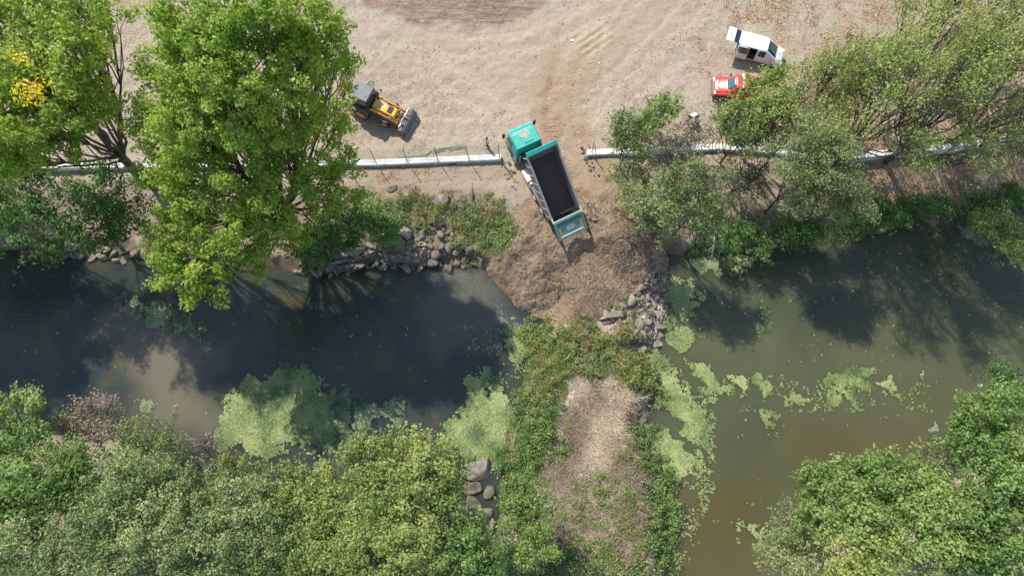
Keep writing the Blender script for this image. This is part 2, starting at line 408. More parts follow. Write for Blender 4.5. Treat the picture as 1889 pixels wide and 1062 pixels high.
straw = mixc(t, ramp(t, [(.42, (0, 0, 0)), (.56, (.55, .55, .55))], n6.outputs[0]).outputs[0], straw, (.40, .37, .28), 'MIX')
straw = mixc(t, ramp(t, [(.42, (0, 0, 0)), (.66, (.8, .8, .8))], n1.outputs[0]).outputs[0], straw, (.40, .31, .25))
soilc = ramp(t, [(.3, (.295, .222, .155)), (.55, (.385, .303, .218)), (.75, (.48, .39, .295))], math_(t, 'ADD', math_(t, 'MULTIPLY', n4.outputs[0], .6), math_(t, 'MULTIPLY', n3.outputs[0], .4))).outputs[0]
c_tr = (.46, .365, .28)
greenish = ramp(t, [(.60, (0, 0, 0)), (.74, (.7, .7, .7))], noise(t, .55, 5, co, .7).outputs[0]).outputs[0]
c = mixc(t, math_(t, 'MULTIPLY', greenish, .45), straw, (.25, .24, .13))
c = mixc(t, A('soil'), c, soilc)
c = mixc(t, math_(t, 'MULTIPLY', A('track'), .95), c, c_tr)
c = mixc(t, math_(t, 'MULTIPLY', A('rut'), .8), c, (.43, .345, .215))
mpd = t.nodes.new('ShaderNodeMapping'); mpd.inputs['Scale'].default_value = (.35, 2.4, 1); mpd.inputs['Rotation'].default_value = (0, 0, .05); t.links.new(co, mpd.inputs[0])
nd = noise(t, 1.5, 7, mpd.outputs[0], .7, .4)
c = mixc(t, A('damp'), c, ramp(t, [(.34, (.17, .118, .085)), (.5, (.27, .20, .15)), (.66, (.37, .285, .22))], nd.outputs[0]).outputs[0])
c = mixc(t, A('lane'), c, ramp(t, [(.3, (.26, .17, .108)), (.7, (.40, .285, .19))], f).outputs[0])
lit = math_(t, 'MULTIPLY', A('litter'), ramp(t, [(.45, (0, 0, 0)), (.6, (1, 1, 1))], n3.outputs[0]).outputs[0])
c = mixc(t, math_(t, 'MULTIPLY', lit, .75), c, (.36, .20, .115))
bk = math_(t, 'MULTIPLY', A('bank'), ramp(t, [(.4, (.2, .2, .2)), (.62, (1, 1, 1))], n2.outputs[0]).outputs[0])
c = mixc(t, math_(t, 'MULTIPLY', bk, .9), c, ramp(t, [(.35, (.17, .11, .07)), (.65, (.38, .27, .18))], n3.outputs[0]).outputs[0])
c = mixc(t, A('penin'), c, ramp(t, [(.36, (.34, .265, .20)), (.5, (.56, .47, .38)), (.64, (.76, .68, .58))], f).outputs[0])
c = mixc(t, math_(t, 'MULTIPLY', A('south'), .85), c, ramp(t, [(.4, (.09, .085, .04)), (.6, (.20, .20, .09))], f).outputs[0])
c = mixc(t, math_(t, 'MULTIPLY', A('wet'), .8), c, (.10, .08, .055))
t.links.new(c, p.inputs['Base Color']); p.inputs['Roughness'].default_value = .95; p.inputs['Specular IOR Level'].default_value = .15
hh = math_(t, 'ADD', n3.outputs[0], math_(t, 'MULTIPLY', n5.outputs[0], 1.3))
hh = math_(t, 'MULTIPLY_ADD', math_(t, 'MULTIPLY', A('damp'), nd.outputs[0]), 2.5, hh)
tread = math_(t, 'SINE', math_(t, 'ADD', math_(t, 'MULTIPLY', A('lane_s'), 26.0), math_(t, 'MULTIPLY', A('lane_d'), 9.0)))
tm_ = math_(t, 'MULTIPLY', A('lane'), ramp(t, [(.15, (0, 0, 0)), (.3, (1, 1, 1)), (.62, (1, 1, 1)), (.75, (0, 0, 0))], math_(t, 'DIVIDE', A('lane_d'), 2.2)).outputs[0])
tm_ = math_(t, 'MULTIPLY', tm_, ramp(t, [(.42, (0, 0, 0)), (.55, (1, 1, 1))], n2.outputs[0]).outputs[0])
hh = math_(t, 'MULTIPLY_ADD', math_(t, 'MULTIPLY', tread, tm_), .32, hh)
t.links.new(bump(t, hh, .07, .9), p.inputs['Normal'])
M['ground'] = m
tag(mobj('ground', gme, m), kind='structure')

# ---------------------------------------------------------------- water
wx_ = np.arange(-160, 160.1, .6); wy_ = np.arange(-40, 50, .6)
X, Y = np.meshgrid(wx_, wy_); xx = X.ravel(); yy = Y.ravel(); PW = np.stack([xx, yy], 1)
sheet = np_mesh('river_water', np.stack([xx, yy, np.full(len(xx), WZ)], 1),
    (lambda nx, ny: (lambda b: np.stack([b, b + 1, b + nx + 1, b + nx], 1))((np.arange((ny - 1) * (nx - 1)) // (nx - 1)) * nx + np.arange((ny - 1) * (nx - 1)) % (nx - 1)))(len(wx_), len(wy_)), 4, True)
WQ = PW + np.stack([(fbm(xx * .3, yy * .3, 81) - .5) * 5, (fbm(xx * .3, yy * .3, 87) - .5) * 5], 1)
plume = sm(sdf(WQ, poly([(800, 490), (900, 495), (945, 570), (960, 620), (900, 650), (800, 640), (740, 560)], WZ)), -1.5, 2)
sunlit_silt = sm(sdf(WQ, poly([(200, 600), (390, 640), (400, 800), (330, 830), (240, 760)], WZ)), -2, 2)  # sunlit patch of muddy water, its brightness put into the colour
shoal = np.maximum(sm(sdf(WQ, poly([(1450, 800), (1700, 780), (1760, 860), (1500, 930)], WZ)), -3, 3), sm(sdf(WQ, poly([(1240, 900), (1400, 880), (1450, 1100), (1230, 1100)], WZ)), -2.5, 2.5))
turb_shade = sm(xx + (fbm(xx * .2, yy * .2, 93) - .5) * 4, 8, 13) * (1 - .45 * sm(yy, at(0, 640, WZ)[1], at(0, 520, WZ)[1]))  # right pond muddier; left pond kept darker to stand in for tree shade
fattr(sheet, 'turb_shade', turb_shade); fattr(sheet, 'plume', plume); fattr(sheet, 'sunlit_silt', sunlit_silt); fattr(sheet, 'shoal', shoal)
m, t, p = nodes('murky river water'); co = objpos(t)
def A(nm): return N(t, 'ShaderNodeAttribute', attribute_name=nm).outputs['Fac']
nb = noise(t, .12, 4, co, .5, .4)
nb2 = noise(t, .35, 5, co, .6, .8)
c = ramp(t, [(.35, (.028, .040, .038)), (.56, (.045, .052, .038)), (.68, (.070, .064, .030))], nb2.outputs[0]).outputs[0]  # left pond base, tree shade worked into its dark colour
c = mixc(t, A('turb_shade'), c, ramp(t, [(.3, (.056, .064, .034)), (.7, (.094, .096, .048))], nb.outputs[0]).outputs[0])
c = mixc(t, math_(t, 'MULTIPLY', A('shoal'), .65), c, (.088, .068, .026))
c = mixc(t, math_(t, 'MULTIPLY', A('sunlit_silt'), .85), c, (.155, .135, .095))
c = mixc(t, math_(t, 'MULTIPLY', A('plume'), .5), c, (.13, .12, .10))
t.links.new(c, p.inputs['Base Color'])
p.subsurface_method = 'BURLEY'; p.inputs['Subsurface Weight'].default_value = .85
p.inputs['Subsurface Radius'].default_value = (1.0, 1.0, .9); p.inputs['Subsurface Scale'].default_value = .8
p.inputs['IOR'].default_value = 1.36; p.inputs['Roughness'].default_value = .04
mpw = t.nodes.new('ShaderNodeMapping'); mpw.inputs['Scale'].default_value = (.5, 2.0, 1); t.links.new(co, mpw.inputs[0])
nr = noise(t, 2.6, 5, mpw.outputs[0], .6, .5); ns = noise(t, 9, 4, co, .6)
hgt = math_(t, 'ADD', nr.outputs[0], math_(t, 'MULTIPLY', math_(t, 'MULTIPLY', A('plume'), ns.outputs[0]), 3.0))
t.links.new(bump(t, hgt, .035, .8), p.inputs['Normal'])
tag(mobj('river_water', sheet, m), kind='structure')

# ---------------------------------------------------------------- heap of dumped gravel
PILE = poly([(960, 372), (930, 420), (903, 470), (902, 500), (920, 545), (960, 588), (1010, 594), (1060, 600), (1130, 590), (1190, 562), (1232, 520), (1248, 480), (1235, 445), (1185, 412), (1140, 385), (1085, 362), (1030, 358)], -1.3)
def pile_z(x, y):
    P = np.stack([x, y], 1)
    P2 = P + np.stack([(fbm(x * .9, y * .9, 101, 3) - .5) * 1.3, (fbm(x * .9, y * .9, 107, 3) - .5) * 1.3], 1)
    d = sdf(P2, PILE)
    y0 = at(0, 395, 0)[1]; y1 = at(0, 592, WZ)[1]
    u = (y0 - y) / (y0 - y1)
    top = np.interp(u, [-.3, 0, .25, .5, .8, 1.1], [.02, .12, .05, -.75, -1.9, -2.75])
    z = top
    def hump(px, py, zz, h, rx, ry, a=0):
        c = at(px, py, zz)[:2]; dx = x - c[0]; dy = y - c[1]
        ca, sa = math.cos(a), math.sin(a); U = dx * ca + dy * sa; Vv = -dx * sa + dy * ca
        return h * np.exp(-(U / rx) ** 2 - (Vv / ry) ** 2)
    z = z + hump(1062, 452, 0, .65, .9, 1.1) + hump(1130, 425, 0, .95, .9, 2.3, .45) + hump(1165, 470, -.6, .75, .9, 2.2, .5) + hump(1052, 415, .2, .75, 1.1, .8, .45)
    z = z - hump(1093, 492, -.8, 1.0, .75, 1.2, .3) + hump(990, 470, -.8, .35, 1.5, 2.0) - hump(1195, 455, -.8, .3, 1.0, 1.5)
    z = z + (fbm(x * .8, y * .8, 111, 4) - .5) * .7 + (fbm(x * 2.4, y * 2.4, 117, 3) - .5) * .18
    tz, _ = terrain_z(x, y)
    z = np.maximum(z, tz + .06)
    e = sm(d, -.25, 1.7)
    return np.where(d > -.6, tz * (1 - e) + z * e - .12 * (1 - sm(d, -.25, .2)), tz - .4), d
bx0, by0 = PILE.min(0) - 1.2; bx1, by1 = PILE.max(0) + 1.2
px_ = np.arange(bx0, bx1, .06); py_ = np.arange(by0, by1, .06)
X, Y = np.meshgrid(px_, py_); x = X.ravel(); y = Y.ravel()
pz, pd = pile_z(x, y)
pz = pz + (vnoise(x * 7, y * 7, 121) - .5) * .05 * sm(pd, 0, .5)
nx, ny = len(px_), len(py_)
ii = np.arange((ny - 1) * (nx - 1)); b_ = ii // (nx - 1) * nx + ii % (nx - 1)
F4 = np.stack([b_, b_ + 1, b_ + nx + 1, b_ + nx], 1); F4 = F4[(pd[F4].max(1) > -.55)]
used, inv = np.unique(F4, return_inverse=True)
pme = np_mesh('gravel_heap', np.stack([x, y, pz], 1)[used], inv.reshape(F4.shape), 4, True)
m, t, p = nodes('dumped sandy gravel'); co = objpos(t)
n1 = noise(t, .5, 6, co, .65, .5); n2 = noise(t, 7, 7, co, .75)
f = math_(t, 'ADD', math_(t, 'MULTIPLY', n1.outputs[0], .55), math_(t, 'MULTIPLY', n2.outputs[0], .45))
r = ramp(t, [(.38, (.155, .107, .070)), (.46, (.225, .160, .106)), (.55, (.295, .218, .148)), (.66, (.38, .292, .205))], f)
t.links.new(r.outputs[0], p.inputs['Base Color']); p.inputs['Roughness'].default_value = .95; p.inputs['Specular IOR Level'].default_value = .15
vo = t.nodes.new('ShaderNodeTexVoronoi'); vo.inputs['Scale'].default_value = 10; t.links.new(co, vo.inputs[0])
hh = math_(t, 'SUBTRACT', n2.outputs[0], math_(t, 'MULTIPLY', vo.outputs['Distance'], .9))
t.links.new(bump(t, hh, .065, 1.0), p.inputs['Normal']); M['gravel'] = m
tag(mobj('gravel_heap', pme, m), 'heap of dumped brown gravel and earth spilling into the water', 'gravel heap')

def surf_z(x, y):
    a, d = pile_z(x, y); b, _ = terrain_z(x, y); return np.where(d > 0, np.maximum(a, b), b)

def rockshape(seed, n=2, boxy=.5):
    import bmesh
    bm = bmesh.new(); bmesh.ops.create_icosphere(bm, subdivisions=n, radius=1)
    r = np.random.default_rng(seed); cuts = [Vector(r.normal(size=3)).normalized() for _ in range(8)]; ds = r.uniform(.36, .62, 8)
    for v in bm.verts:
        for _ in (0, 1):
          for c, dd in zip(cuts, ds):
            k = v.co.dot(c)
            if k > dd: v.co -= c * (k - dd)
        v.co *= (1 + .03 * (r.random() - .5)) * 1.6
    sx, sy, sz = 1.2, r.uniform(.65, .95), r.uniform(.5, .7)
    for v in bm.verts: v.co.x *= sx; v.co.y *= sy; v.co.z *= sz
    bm.normal_update(); me = bpy.data.meshes.new('boulder'); bm.to_mesh(me); bm.free(); return me
RK = [rockshape(s, 3) for s in range(9)]
RKP = []
for me_ in RK:
    me_.materials.append(M['rock']); q = me_.copy(); q.materials.clear(); q.materials.append(M['rockpink']); RKP.append(q)
RSM = [rockshape(20 + s, 1) for s in range(3)]

def scatter_rocks(name, pts, n, r0, r1, label, cat, group, meshes, zref=-2, sep=.8, lift=0, seed=1, edge=0):
    V = poly(pts, zref); lo, hi = V.min(0), V.max(0); g = np.random.default_rng(seed); out = []
    tries = 0
    while len(out) < n and tries < 9000:
        tries += 1
        q = lo + (hi - lo) * g.random(2)
        if sdf(q[None], V)[0] < edge: continue
        r = r0 + (r1 - r0) * g.random() ** 1.6
        if any((q[0] - a) ** 2 + (q[1] - b) ** 2 < ((r + c) * sep) ** 2 for a, b, c in out): continue
        out.append((q[0], q[1], r))
    for i, (a, b, r) in enumerate(out):
        o = bpy.data.objects.new(name, meshes[int(g.integers(len(meshes)))]); COL.objects.link(o)
        z = float(surf_z(np.array([a]), np.array([b]))[0])
        o.location = (float(a), float(b), max(z, WZ - .15) + r * .08 + lift); o.scale = (r, r * g.uniform(.8, 1.15), r * g.uniform(.8, 1.2))
        o.rotation_euler = (g.uniform(-.35, .35), g.uniform(-.35, .35), g.uniform(0, 6.28))
        tag(o, label, cat, group)
scatter_rocks('boulder', [(545, 492), (600, 470), (650, 448), (690, 440), (740, 432), (775, 420), (800, 408), (835, 432), (850, 448), (880, 458), (892, 486), (790, 490), (700, 490), (600, 503), (548, 503)], 135, .2, .56,
    'grey angular riprap boulder between the bright poplar and the gravel heap', 'boulder', 'riprap boulders below the weedy bank left of the gravel heap', RK, -1.8, .72, .05, 3)
scatter_rocks('boulder', [(30, 462), (120, 452), (250, 462), (300, 470), (300, 490), (240, 480), (120, 470), (30, 468)], 34, .25, .5,
    'shaded dark riprap boulder along the waterline under the leftmost poplar', 'boulder', 'shaded boulders at the far left waterline', RK, -2, .8, .05, 4)
scatter_rocks('boulder', [(1112, 588), (1115, 575), (1150, 565), (1175, 535), (1196, 508), (1222, 508), (1232, 560), (1228, 605), (1222, 640), (1196, 655), (1165, 645), (1135, 622)], 85, .16, .42,
    'pinkish grey rock in the loose rocks between the gravel heap and the duckweed', 'rock', 'loose rocks at the right foot of the gravel heap', RKP, -2.2, .75, .05, 5)
scatter_rocks('boulder', [(1170, 738), (1196, 730), (1206, 752), (1190, 775), (1166, 765)], 14, .18, .40,
    'dark rock under bare branches on the right edge of the dry peninsula', 'rock', 'rocks on the right edge of the peninsula', RK, -2.2, .8, .02, 6)
scatter_rocks('boulder', [(1300, 402), (1380, 395), (1440, 405), (1440, 418), (1380, 412), (1300, 416)], 26, .10, .24,
    'small grey stone in the shaded gap between willows above the right pond', 'stone', 'small stones in the shaded gap above the right pond', RK, -1, .9, .02, 8)
scatter_rocks('boulder', [(925, 292), (940, 300), (958, 340), (952, 356), (935, 330), (920, 305)], 22, .07, .16,
    'small pale stone on churned earth just left of the truck', 'stone', 'small stones left of the truck', RK, -.2, .9, 0, 9)
scatter_rocks('boulder', [(1070, 268), (1085, 262), (1095, 300), (1110, 330), (1098, 335), (1080, 300)], 20, .06, .16,
    'small dark clod on the edge of the dirt lane right of the truck', 'stone', 'clods by the lane right of the truck', RK, -.2, .9, 0, 10)
scatter_rocks('boulder', [(1080, 375), (1095, 372), (1105, 395), (1100, 412), (1085, 405)], 16, .08, .18,
    'small light stone lying beside the right edge of the truck tailgate', 'stone', 'stones beside the tailgate', RK, 0, .9, .0, 12)
BIG = [(885, 866, .95, .5, 'large pale flat slab of rock at the lower edge of the left pond'), (868, 898, .85, .2, 'grey slab half hidden under the tree edge at the bottom of the left pond'),
       (922, 872, .5, 1.2, 'small bright rock beside the large pale slab at the bottom of the left pond'), (905, 905, .6, .9, 'dark rock just below the small bright one, in the gap between green trees'),
       (877, 925, .6, 2.0, 'shaded slab at the left side of the rocky gap between the green trees'),
       (893, 945, .55, .4, 'dark slab in the middle of the shaded rocky gap at the bottom'), (905, 970, .45, 1.4, 'lowest dark rock in the shaded gap at the bottom'),
       (1128, 584, .62, .15, 'big square boulder standing out at the bottom right toe of the gravel heap'), (1165, 618, .62, .8, 'largest pinkish boulder in the lower middle of the loose rock bank'),
       (726, 350, .38, .3, 'dark boulder at the upper edge of the weedy bank, left one'), (820, 356, .38, .9, 'pointed grey boulder on the dry slope below the round disc'),
       (872, 358, .55, 1.6, 'flat grey slab on the dry slope between weeds and the truck'), (818, 368, .62, .4, 'broad buried slab just under the pointed grey boulder'),
       (1120, 592, .3, .2, 'small rock under the big square boulder at the heap toe')]
for k, (a, b, r, an, lb) in enumerate(BIG):
    r *= .78 if 0 < k < 7 else 1
    o = bpy.data.objects.new('boulder', (RKP if k in (7, 8, 0) else RK)[k % 9]); COL.objects.link(o)
    q = gpt(a, b, -1.5); o.location = (q[0], q[1], max(q[2], WZ) + (r * .2 if k not in (9, 10, 11, 12) else -r * .1)); o.scale = (r, r * .85, r * .7); o.rotation_euler = (.1, -.1, an)
    tag(o, lb, 'boulder', 'single large boulders')

# loose stones covering the heap: one scatter nobody could count
def stone_field(name, label, n, V, r0, r1, seed, mat, weight=None, lift=0.0):
    g = np.random.default_rng(seed); lo, hi = V.min(0), V.max(0)
    q = lo + (hi - lo) * g.random((n * 3, 2)); k = sdf(q, V) > .05
    if weight is not None: k &= g.random(len(q)) < weight(q)
    q = q[k][:n]; n = len(q)
    z = surf_z(q[:, 0], q[:, 1]); r = r0 + (r1 - r0) * g.random(n) ** 3.5
    base = np.array([(1, 0, 0), (-1, 0, 0), (0, 1, 0), (0, -1, 0), (0, 0, 1), (0, 0, -1)], float)
    tri = np.array([(0, 2, 4), (2, 1, 4), (1, 3, 4), (3, 0, 4), (2, 0, 5), (1, 2, 5), (3, 1, 5), (0, 3, 5)])
    V6 = base[None] * (.65 + .7 * g.random((n, 6, 1))) * r[:, None, None] + (g.random((n, 6, 3)) - .5) * r[:, None, None] * .7
    V6[:, :, 2] *= .8
    V6 += np.stack([q[:, 0], q[:, 1], z + r * .3 + lift], 1)[:, None]
    me_ = np_mesh(name, V6.reshape(-1, 3), (tri[None] + 6 * np.arange(n)[:, None, None]).reshape(-1, 3), 3)
    fattr(me_, 'tint', np.repeat(g.random(n), 8), 'FACE')
    return tag(mobj(name, me_, mat), label, 'gravel', kind='stuff')
def stonemat(name, a, b, c):
    m, t, p = nodes(name); at_ = N(t, 'ShaderNodeAttribute', attribute_name='tint')
    t.links.new(ramp(t, [(.1, a), (.5, b), (.95, c)], at_.outputs['Fac']).outputs[0], p.inputs['Base Color']); p.inputs['Roughness'].default_value = .92; return m
M['clod'] = stonemat('loose earthy stones', (.145, .102, .068), (.22, .16, .108), (.32, .245, .172))
M['chip'] = stonemat('pale scattered chips', (.24, .19, .15), (.42, .35, .28), (.66, .60, .52))
heavy = at(1110, 560, -2)[:2]; h2 = at(1150, 440, 0)[:2]
stone_field('loose_gravel', 'loose stones and clods strewn over the gravel heap', 40000, PILE, .012, .08, 31, M['clod'],
    lambda q: np.clip(.07 + 1.0 * np.exp(-((q[:, 0] - heavy[0]) / 4.2) ** 2 - ((q[:, 1] - heavy[1]) / 2.2) ** 2) + .8 * np.exp(-((q[:, 0] - h2[0]) / 2.2) ** 2 - ((q[:, 1] - h2[1]) / 3.0) ** 2), 0, 1) * (.3 + fbm(q[:, 0] * .9, q[:, 1] * .9, 131)))
stone_field('bank_gravel', 'small chips and crumbs of earth scattered over the dry ground', 26000, poly([(-60, -60), (1950, -60), (1950, 300), (1100, 300), (960, 440), (560, 440), (-60, 330)]), .02, .07, 33, M['chip'])
stone_field('toe_gravel', 'rubble between the rocks at the right foot of the heap', 2600, poly([(1105, 590), (1150, 560), (1200, 500), (1235, 510), (1235, 640), (1190, 660), (1150, 650)], -2.3), .04, .14, 35, M['chip'])

# ---------------------------------------------------------------- leaves, grass, litter
def leaf_quads(P, nrm, s, g, asp=.62):
    """rhombic leaf quads at P with normals nrm and sizes s"""
    n = len(P); t1 = np.cross(nrm, g.normal(size=(n, 3))); t1 /= np.linalg.norm(t1, axis=1)[:, None] + 1e-9
    t2 = np.cross(nrm, t1); s = s[:, None]
    return np.stack([P - t1 * s, P + t2 * s * asp - t1 * s * .1, P + t1 * s, P - t2 * s * asp - t1 * s * .1], 1).reshape(-1, 3)

def leaves_mesh(name, C, Rr, dens, size, g, spread=.5, up=.7, tintbias=0.0, flat=.8, axis_=None, cols=.22):
    """clumps of leaves at C (n,3) with radii Rr"""
    size = size * .92; cnt = np.maximum((dens * 1.14 * (Rr / .8) ** 2 * (.7 + .6 * g.random(len(C)))).astype(int), 6)
    idx = np.repeat(np.arange(len(C)), cnt); n = len(idx)
    d = g.normal(size=(n, 3)); d /= np.linalg.norm(d, axis=1)[:, None]
    rr = g.random(n) ** .45
    off = d * rr[:, None] * Rr[idx][:, None]; off[:, 2] *= flat
    if axis_ is not None:                       # stretch the clump along its twig
        a = axis_[idx]; k = (off * a).sum(1)[:, None]; off = off + a * k * .7 - (off - a * k) * .18
    P = C[idx] + off
    nr = d * .7 + np.array([0, 0, up]) + g.normal(size=(n, 3)) * spread; nr /= np.linalg.norm(nr, axis=1)[:, None]
    s = size * (.6 + .8 * g.random(n))
    me_ = np_mesh(name, leaf_quads(P, nr, s * .5 * 1.2, g), np.arange(n * 4).reshape(-1, 4))
    tc = g.normal(size=len(C)) * .10 + (fbm(C[:, 0] * .3 + 50, C[:, 1] * .3 + C[:, 2] * .2 + 50, 251, 2) - .5) * .7
    fattr(me_, 'tint', np.clip(.5 + tintbias + tc[idx] + g.normal(size=n) * cols, 0, 1), 'FACE')
    return me_, n

def tubes_mesh(name, lines):
    """tapering limbs: list of (pts (k,3), radii (k,))"""
    V = []; F = []; o = 0; m = 6
    for P, r in lines:
        k = len(P); T = np.gradient(P, axis=0); T /= np.linalg.norm(T, axis=1)[:, None] + 1e-9
        A_ = np.cross(T, np.array([.3, .9, .1])); A_ /= np.linalg.norm(A_, axis=1)[:, None] + 1e-9; B_ = np.cross(T, A_)
        an = np.arange(m) * 2 * math.pi / m
        ring = P[:, None] + (A_[:, None] * np.cos(an)[None, :, None] + B_[:, None] * np.sin(an)[None, :, None]) * r[:, None, None]
        V.append(ring.reshape(-1, 3))
        i = np.arange(k - 1)[:, None] * m; j = np.arange(m)[None]
        F.append((np.stack([i + j, i + (j + 1) % m, i + m + (j + 1) % m, i + m + j], -1) + o).reshape(-1, 4)); o += k * m
    return np_mesh(name, np.concatenate(V), np.concatenate(F), 4, True)

LEAFN = 0
def curve(a, b, lift, k=7, g=None, wob=.06):
    tt = np.linspace(0, 1, k)[:, None]; L = np.linalg.norm(b - a)
    mid = a * (1 - tt) + b * tt; mid = mid + np.array([0, 0, 1.0]) * (np.sin(tt * math.pi) * lift * L)
    if g is not None:
        wv = g.normal(size=(k, 3)) * wob * L; wv[0] = 0; wv[-1] = 0; mid = mid + wv * .5
    return mid

def tree(label, base, crowns, leaf, clumps=140, dens=150, size=.18, clr=.75, name='tree', cat='tree', group=None, seed=0, bark='bark',
         tr=.28, flat=.85, up=.7, tint=0.0, fork=.28, twigs=2, hollow=.35, stretch=True, cols=.22, parts=('trunk', 'crown'), zb=None, spread=.5, bare=0.0):
    """base: (px, py) of the foot on the ground. crowns: list of (px, py, z, r, rz): where in the air each lobe of the crown is"""
    global LEAFN
    g = np.random.default_rng(seed + 500)
    cr = [(at(c[0], c[1], c[2]), c[3], c[4] if len(c) > 4 else c[3]) if len(c) > 3 else c for c in crowns]
    if base is None:
        b = np.mean([c[0] for c in cr], 0); b = np.array([b[0], b[1], gz(b)])
    else: b = gpt(*base) if zb is None else at(base[0], base[1], zb)
    b = np.array([b[0], b[1], max(b[2], WZ) - .1])
    cen = np.mean([c[0] for c in cr], 0); top = max(c[0][2] for c in cr)
    fk = b + (cen - b) * fork; fk[2] = b[2] + (cen[2] - b[2]) * fork * 1.15
    lines = [(curve(b, fk, 0, 5, g, .03), np.linspace(tr, tr * .75, 5))]
    vol = np.array([c[1] ** 2 * c[2] for c in cr]) ** .8; pr = vol / vol.sum()
    C = []; Rs = []; AX = []
    for i, (cc, r, rz) in enumerate(cr):
        L = curve(b + (fk - b) * g.uniform(.72, 1.0), cc - np.array([0, 0, rz * .35]), -.07, 8, g, .018)
        lines.append((L, np.linspace(tr * (.55 if len(cr) < 12 else .30), tr * .14, 8)))
        nc = max(3, int(clumps * pr[i]))
        d = g.normal(size=(nc, 3)); d[:, 2] = np.abs(d[:, 2]) * .9 - .25; d /= np.linalg.norm(d, axis=1)[:, None]
        rad = (hollow + (1 - hollow) * g.random(nc)) ** .6
        q = cc + d * rad[:, None] * np.array([r, r, rz])
        C.append(q); Rs.append(clr * (.45 + 1.0 * g.random(nc) ** 1.2))
        ax = q - (cc - np.array([0, 0, rz * .6])); ax /= np.linalg.norm(ax, axis=1)[:, None] + 1e-9; AX.append(ax)
        for j in range(nc):
            if g.random() < .62:
                s = L[4 + int(g.integers(4))]
                lines.append((curve(s, q[j], .03, 5, g, .06), np.linspace(max(tr * .14, .022), .012, 5)))
    C = np.concatenate(C); Rs = np.concatenate(Rs); AX = np.concatenate(AX)
    e = empty(name, b, label=label, cat=cat, group=group)
    if bare:
        k = g.random(len(C)) > bare; Cb = C[~k]; C = C[k]; Rs = Rs[k]; AX = AX[k]
        for q in Cb:
            for _ in range(5):
                e2 = q + g.normal(size=3) * .5 + np.array([0, 0, .3]); lines.append((curve(q, e2, 0, 4, g, .1), np.linspace(.02, .008, 4)))
    o = mobj(parts[0], tubes_mesh(parts[0], [(p - b, r) for p, r in lines]), M[bark], e)
    me_, n = leaves_mesh(parts[1], C - b, Rs, dens, size, g, spread, up, tint, flat, AX if stretch else None, cols)
    mobj(parts[1], me_, M[leaf], e); LEAFN += n
    return e

exec_later = []
def taller(cr, f):
    out = []
    for a, b, z, r, rz in cr:
        z2 = z * f(a, b); k = (H - z2) / (H - z); out.append((a, b, z2, r * k, rz * k))
    return out
def lobes(bpx, Hh, Rr, n, seed, low=.38, r0=1.5, r1=2.3):
    g = np.random.default_rng(seed); b = gpt(*bpx); out = []
    for i in range(n):
        f_ = low + (1 - low) * (i + .5) / n; a = i * 2.4 + g.random() * .9; rr = Rr * (1 - ((f_ - .55) / .62) ** 2) * (.45 + .55 * g.random())
        r = r0 + (r1 - r0) * g.random(); out.append((b + np.array([math.cos(a) * rr, math.sin(a) * rr, Hh * f_ - r * .5]), r, r * 1.2))
    return out
# --- the two big poplars at the upper left
BIGP = [(345, 60, 17, 2.0, 2.8), (420, 30, 18, 2.4, 3), (510, 40, 18, 2.3, 3), (590, 60, 16, 2.1, 2.8), (312, 140, 15, 1.6, 2.6), (370, 130, 17, 2.6, 3), (450, 120, 17, 2.6, 3), (540, 130, 16, 2.4, 3), (612, 120, 14, 1.8, 2.4),
        (290, 225, 13, 1.9, 2.4), (360, 230, 14.5, 2.6, 3), (450, 220, 14.5, 2.6, 3), (545, 220, 13, 2.4, 2.6), (610, 230, 10, 1.7, 2.0), (662, 290, 7.5, .8, .9),
        (295, 320, 11, 1.7, 2.2), (365, 320, 12, 2.5, 2.6), (450, 320, 12, 2.7, 2.6), (540, 310, 10, 2.4, 2.2), (620, 315, 8, 1.7, 1.5), (640, 365, 6, 1.3, 1.2),
        (335, 410, 10.5, 2.1, 2.2), (410, 410, 10.5, 2.4, 2.2), (500, 400, 9, 2.3, 2), (580, 390, 7, 1.9, 1.6),
        (345, 480, 10, 2.1, 1.8), (420, 475, 9, 2.0, 1.6), (350, 525, 9.5, 1.3, 1.2), (395, 520, 9, 1.2, 1.1), (490, 470, 7, 1.5, 1.2), (310, 505, 9.5, .8, .8), (550, 450, 5, 1.2, 1)]
BIGP = taller(BIGP, lambda a, b: 1 + .08 * max(0, 300 - b) / 300)
tree('broad bright green poplar with many upright limbs, left of the yellow backhoe loader', (535, 400), BIGP, 'poplar', 1080, 135, .20, .62, name='poplar_tree', seed=1, tr=.42, fork=.16, hollow=.25)
LP2 = [(188, 15, 17, 1.6, 2.6), (160, 50, 18, 2.0, 3), (90, 30, 18, 2.2, 3), (20, 50, 18, 2.2, 3), (172, 110, 16, 1.8, 2.6), (120, 120, 17, 2.2, 3), (45, 130, 17, 2.2, 3), (192, 190, 14, 1.8, 2.4), (150, 200, 15, 2.2, 2.4), (75, 220, 15, 2.4, 2.4), (10, 210, 15, 2.2, 2.4),
       (120, 275, 12, 1.8, 1.8), (50, 290, 12, 2.2, 2), (-20, 290, 13, 2.2, 2), (-50, 120, 17, 2.4, 3), (-60, 20, 18, 2.5, 3)]
LEFTP = tree('tall poplar at the left edge with a patch of yellow leaves', (285, 345), LP2, 'poplar', 480, 125, .20, .66, name='poplar_tree', seed=2, tr=.40, fork=.36, hollow=.25, bare=.05)
_g = np.random.default_rng(77); _c = np.array([at(50, 172, 19.6), at(70, 160, 19.4), at(60, 180, 19.2), at(40, 160, 19.4), at(30, 105, 20), at(48, 112, 19.8)]) - np.array(LEFTP.location)
_m, _ = leaves_mesh('yellow_leaves', _c, np.array([.95, .8, .75, .7, .6, .5]), 62, .18, _g, .5, .7, 0, .8)
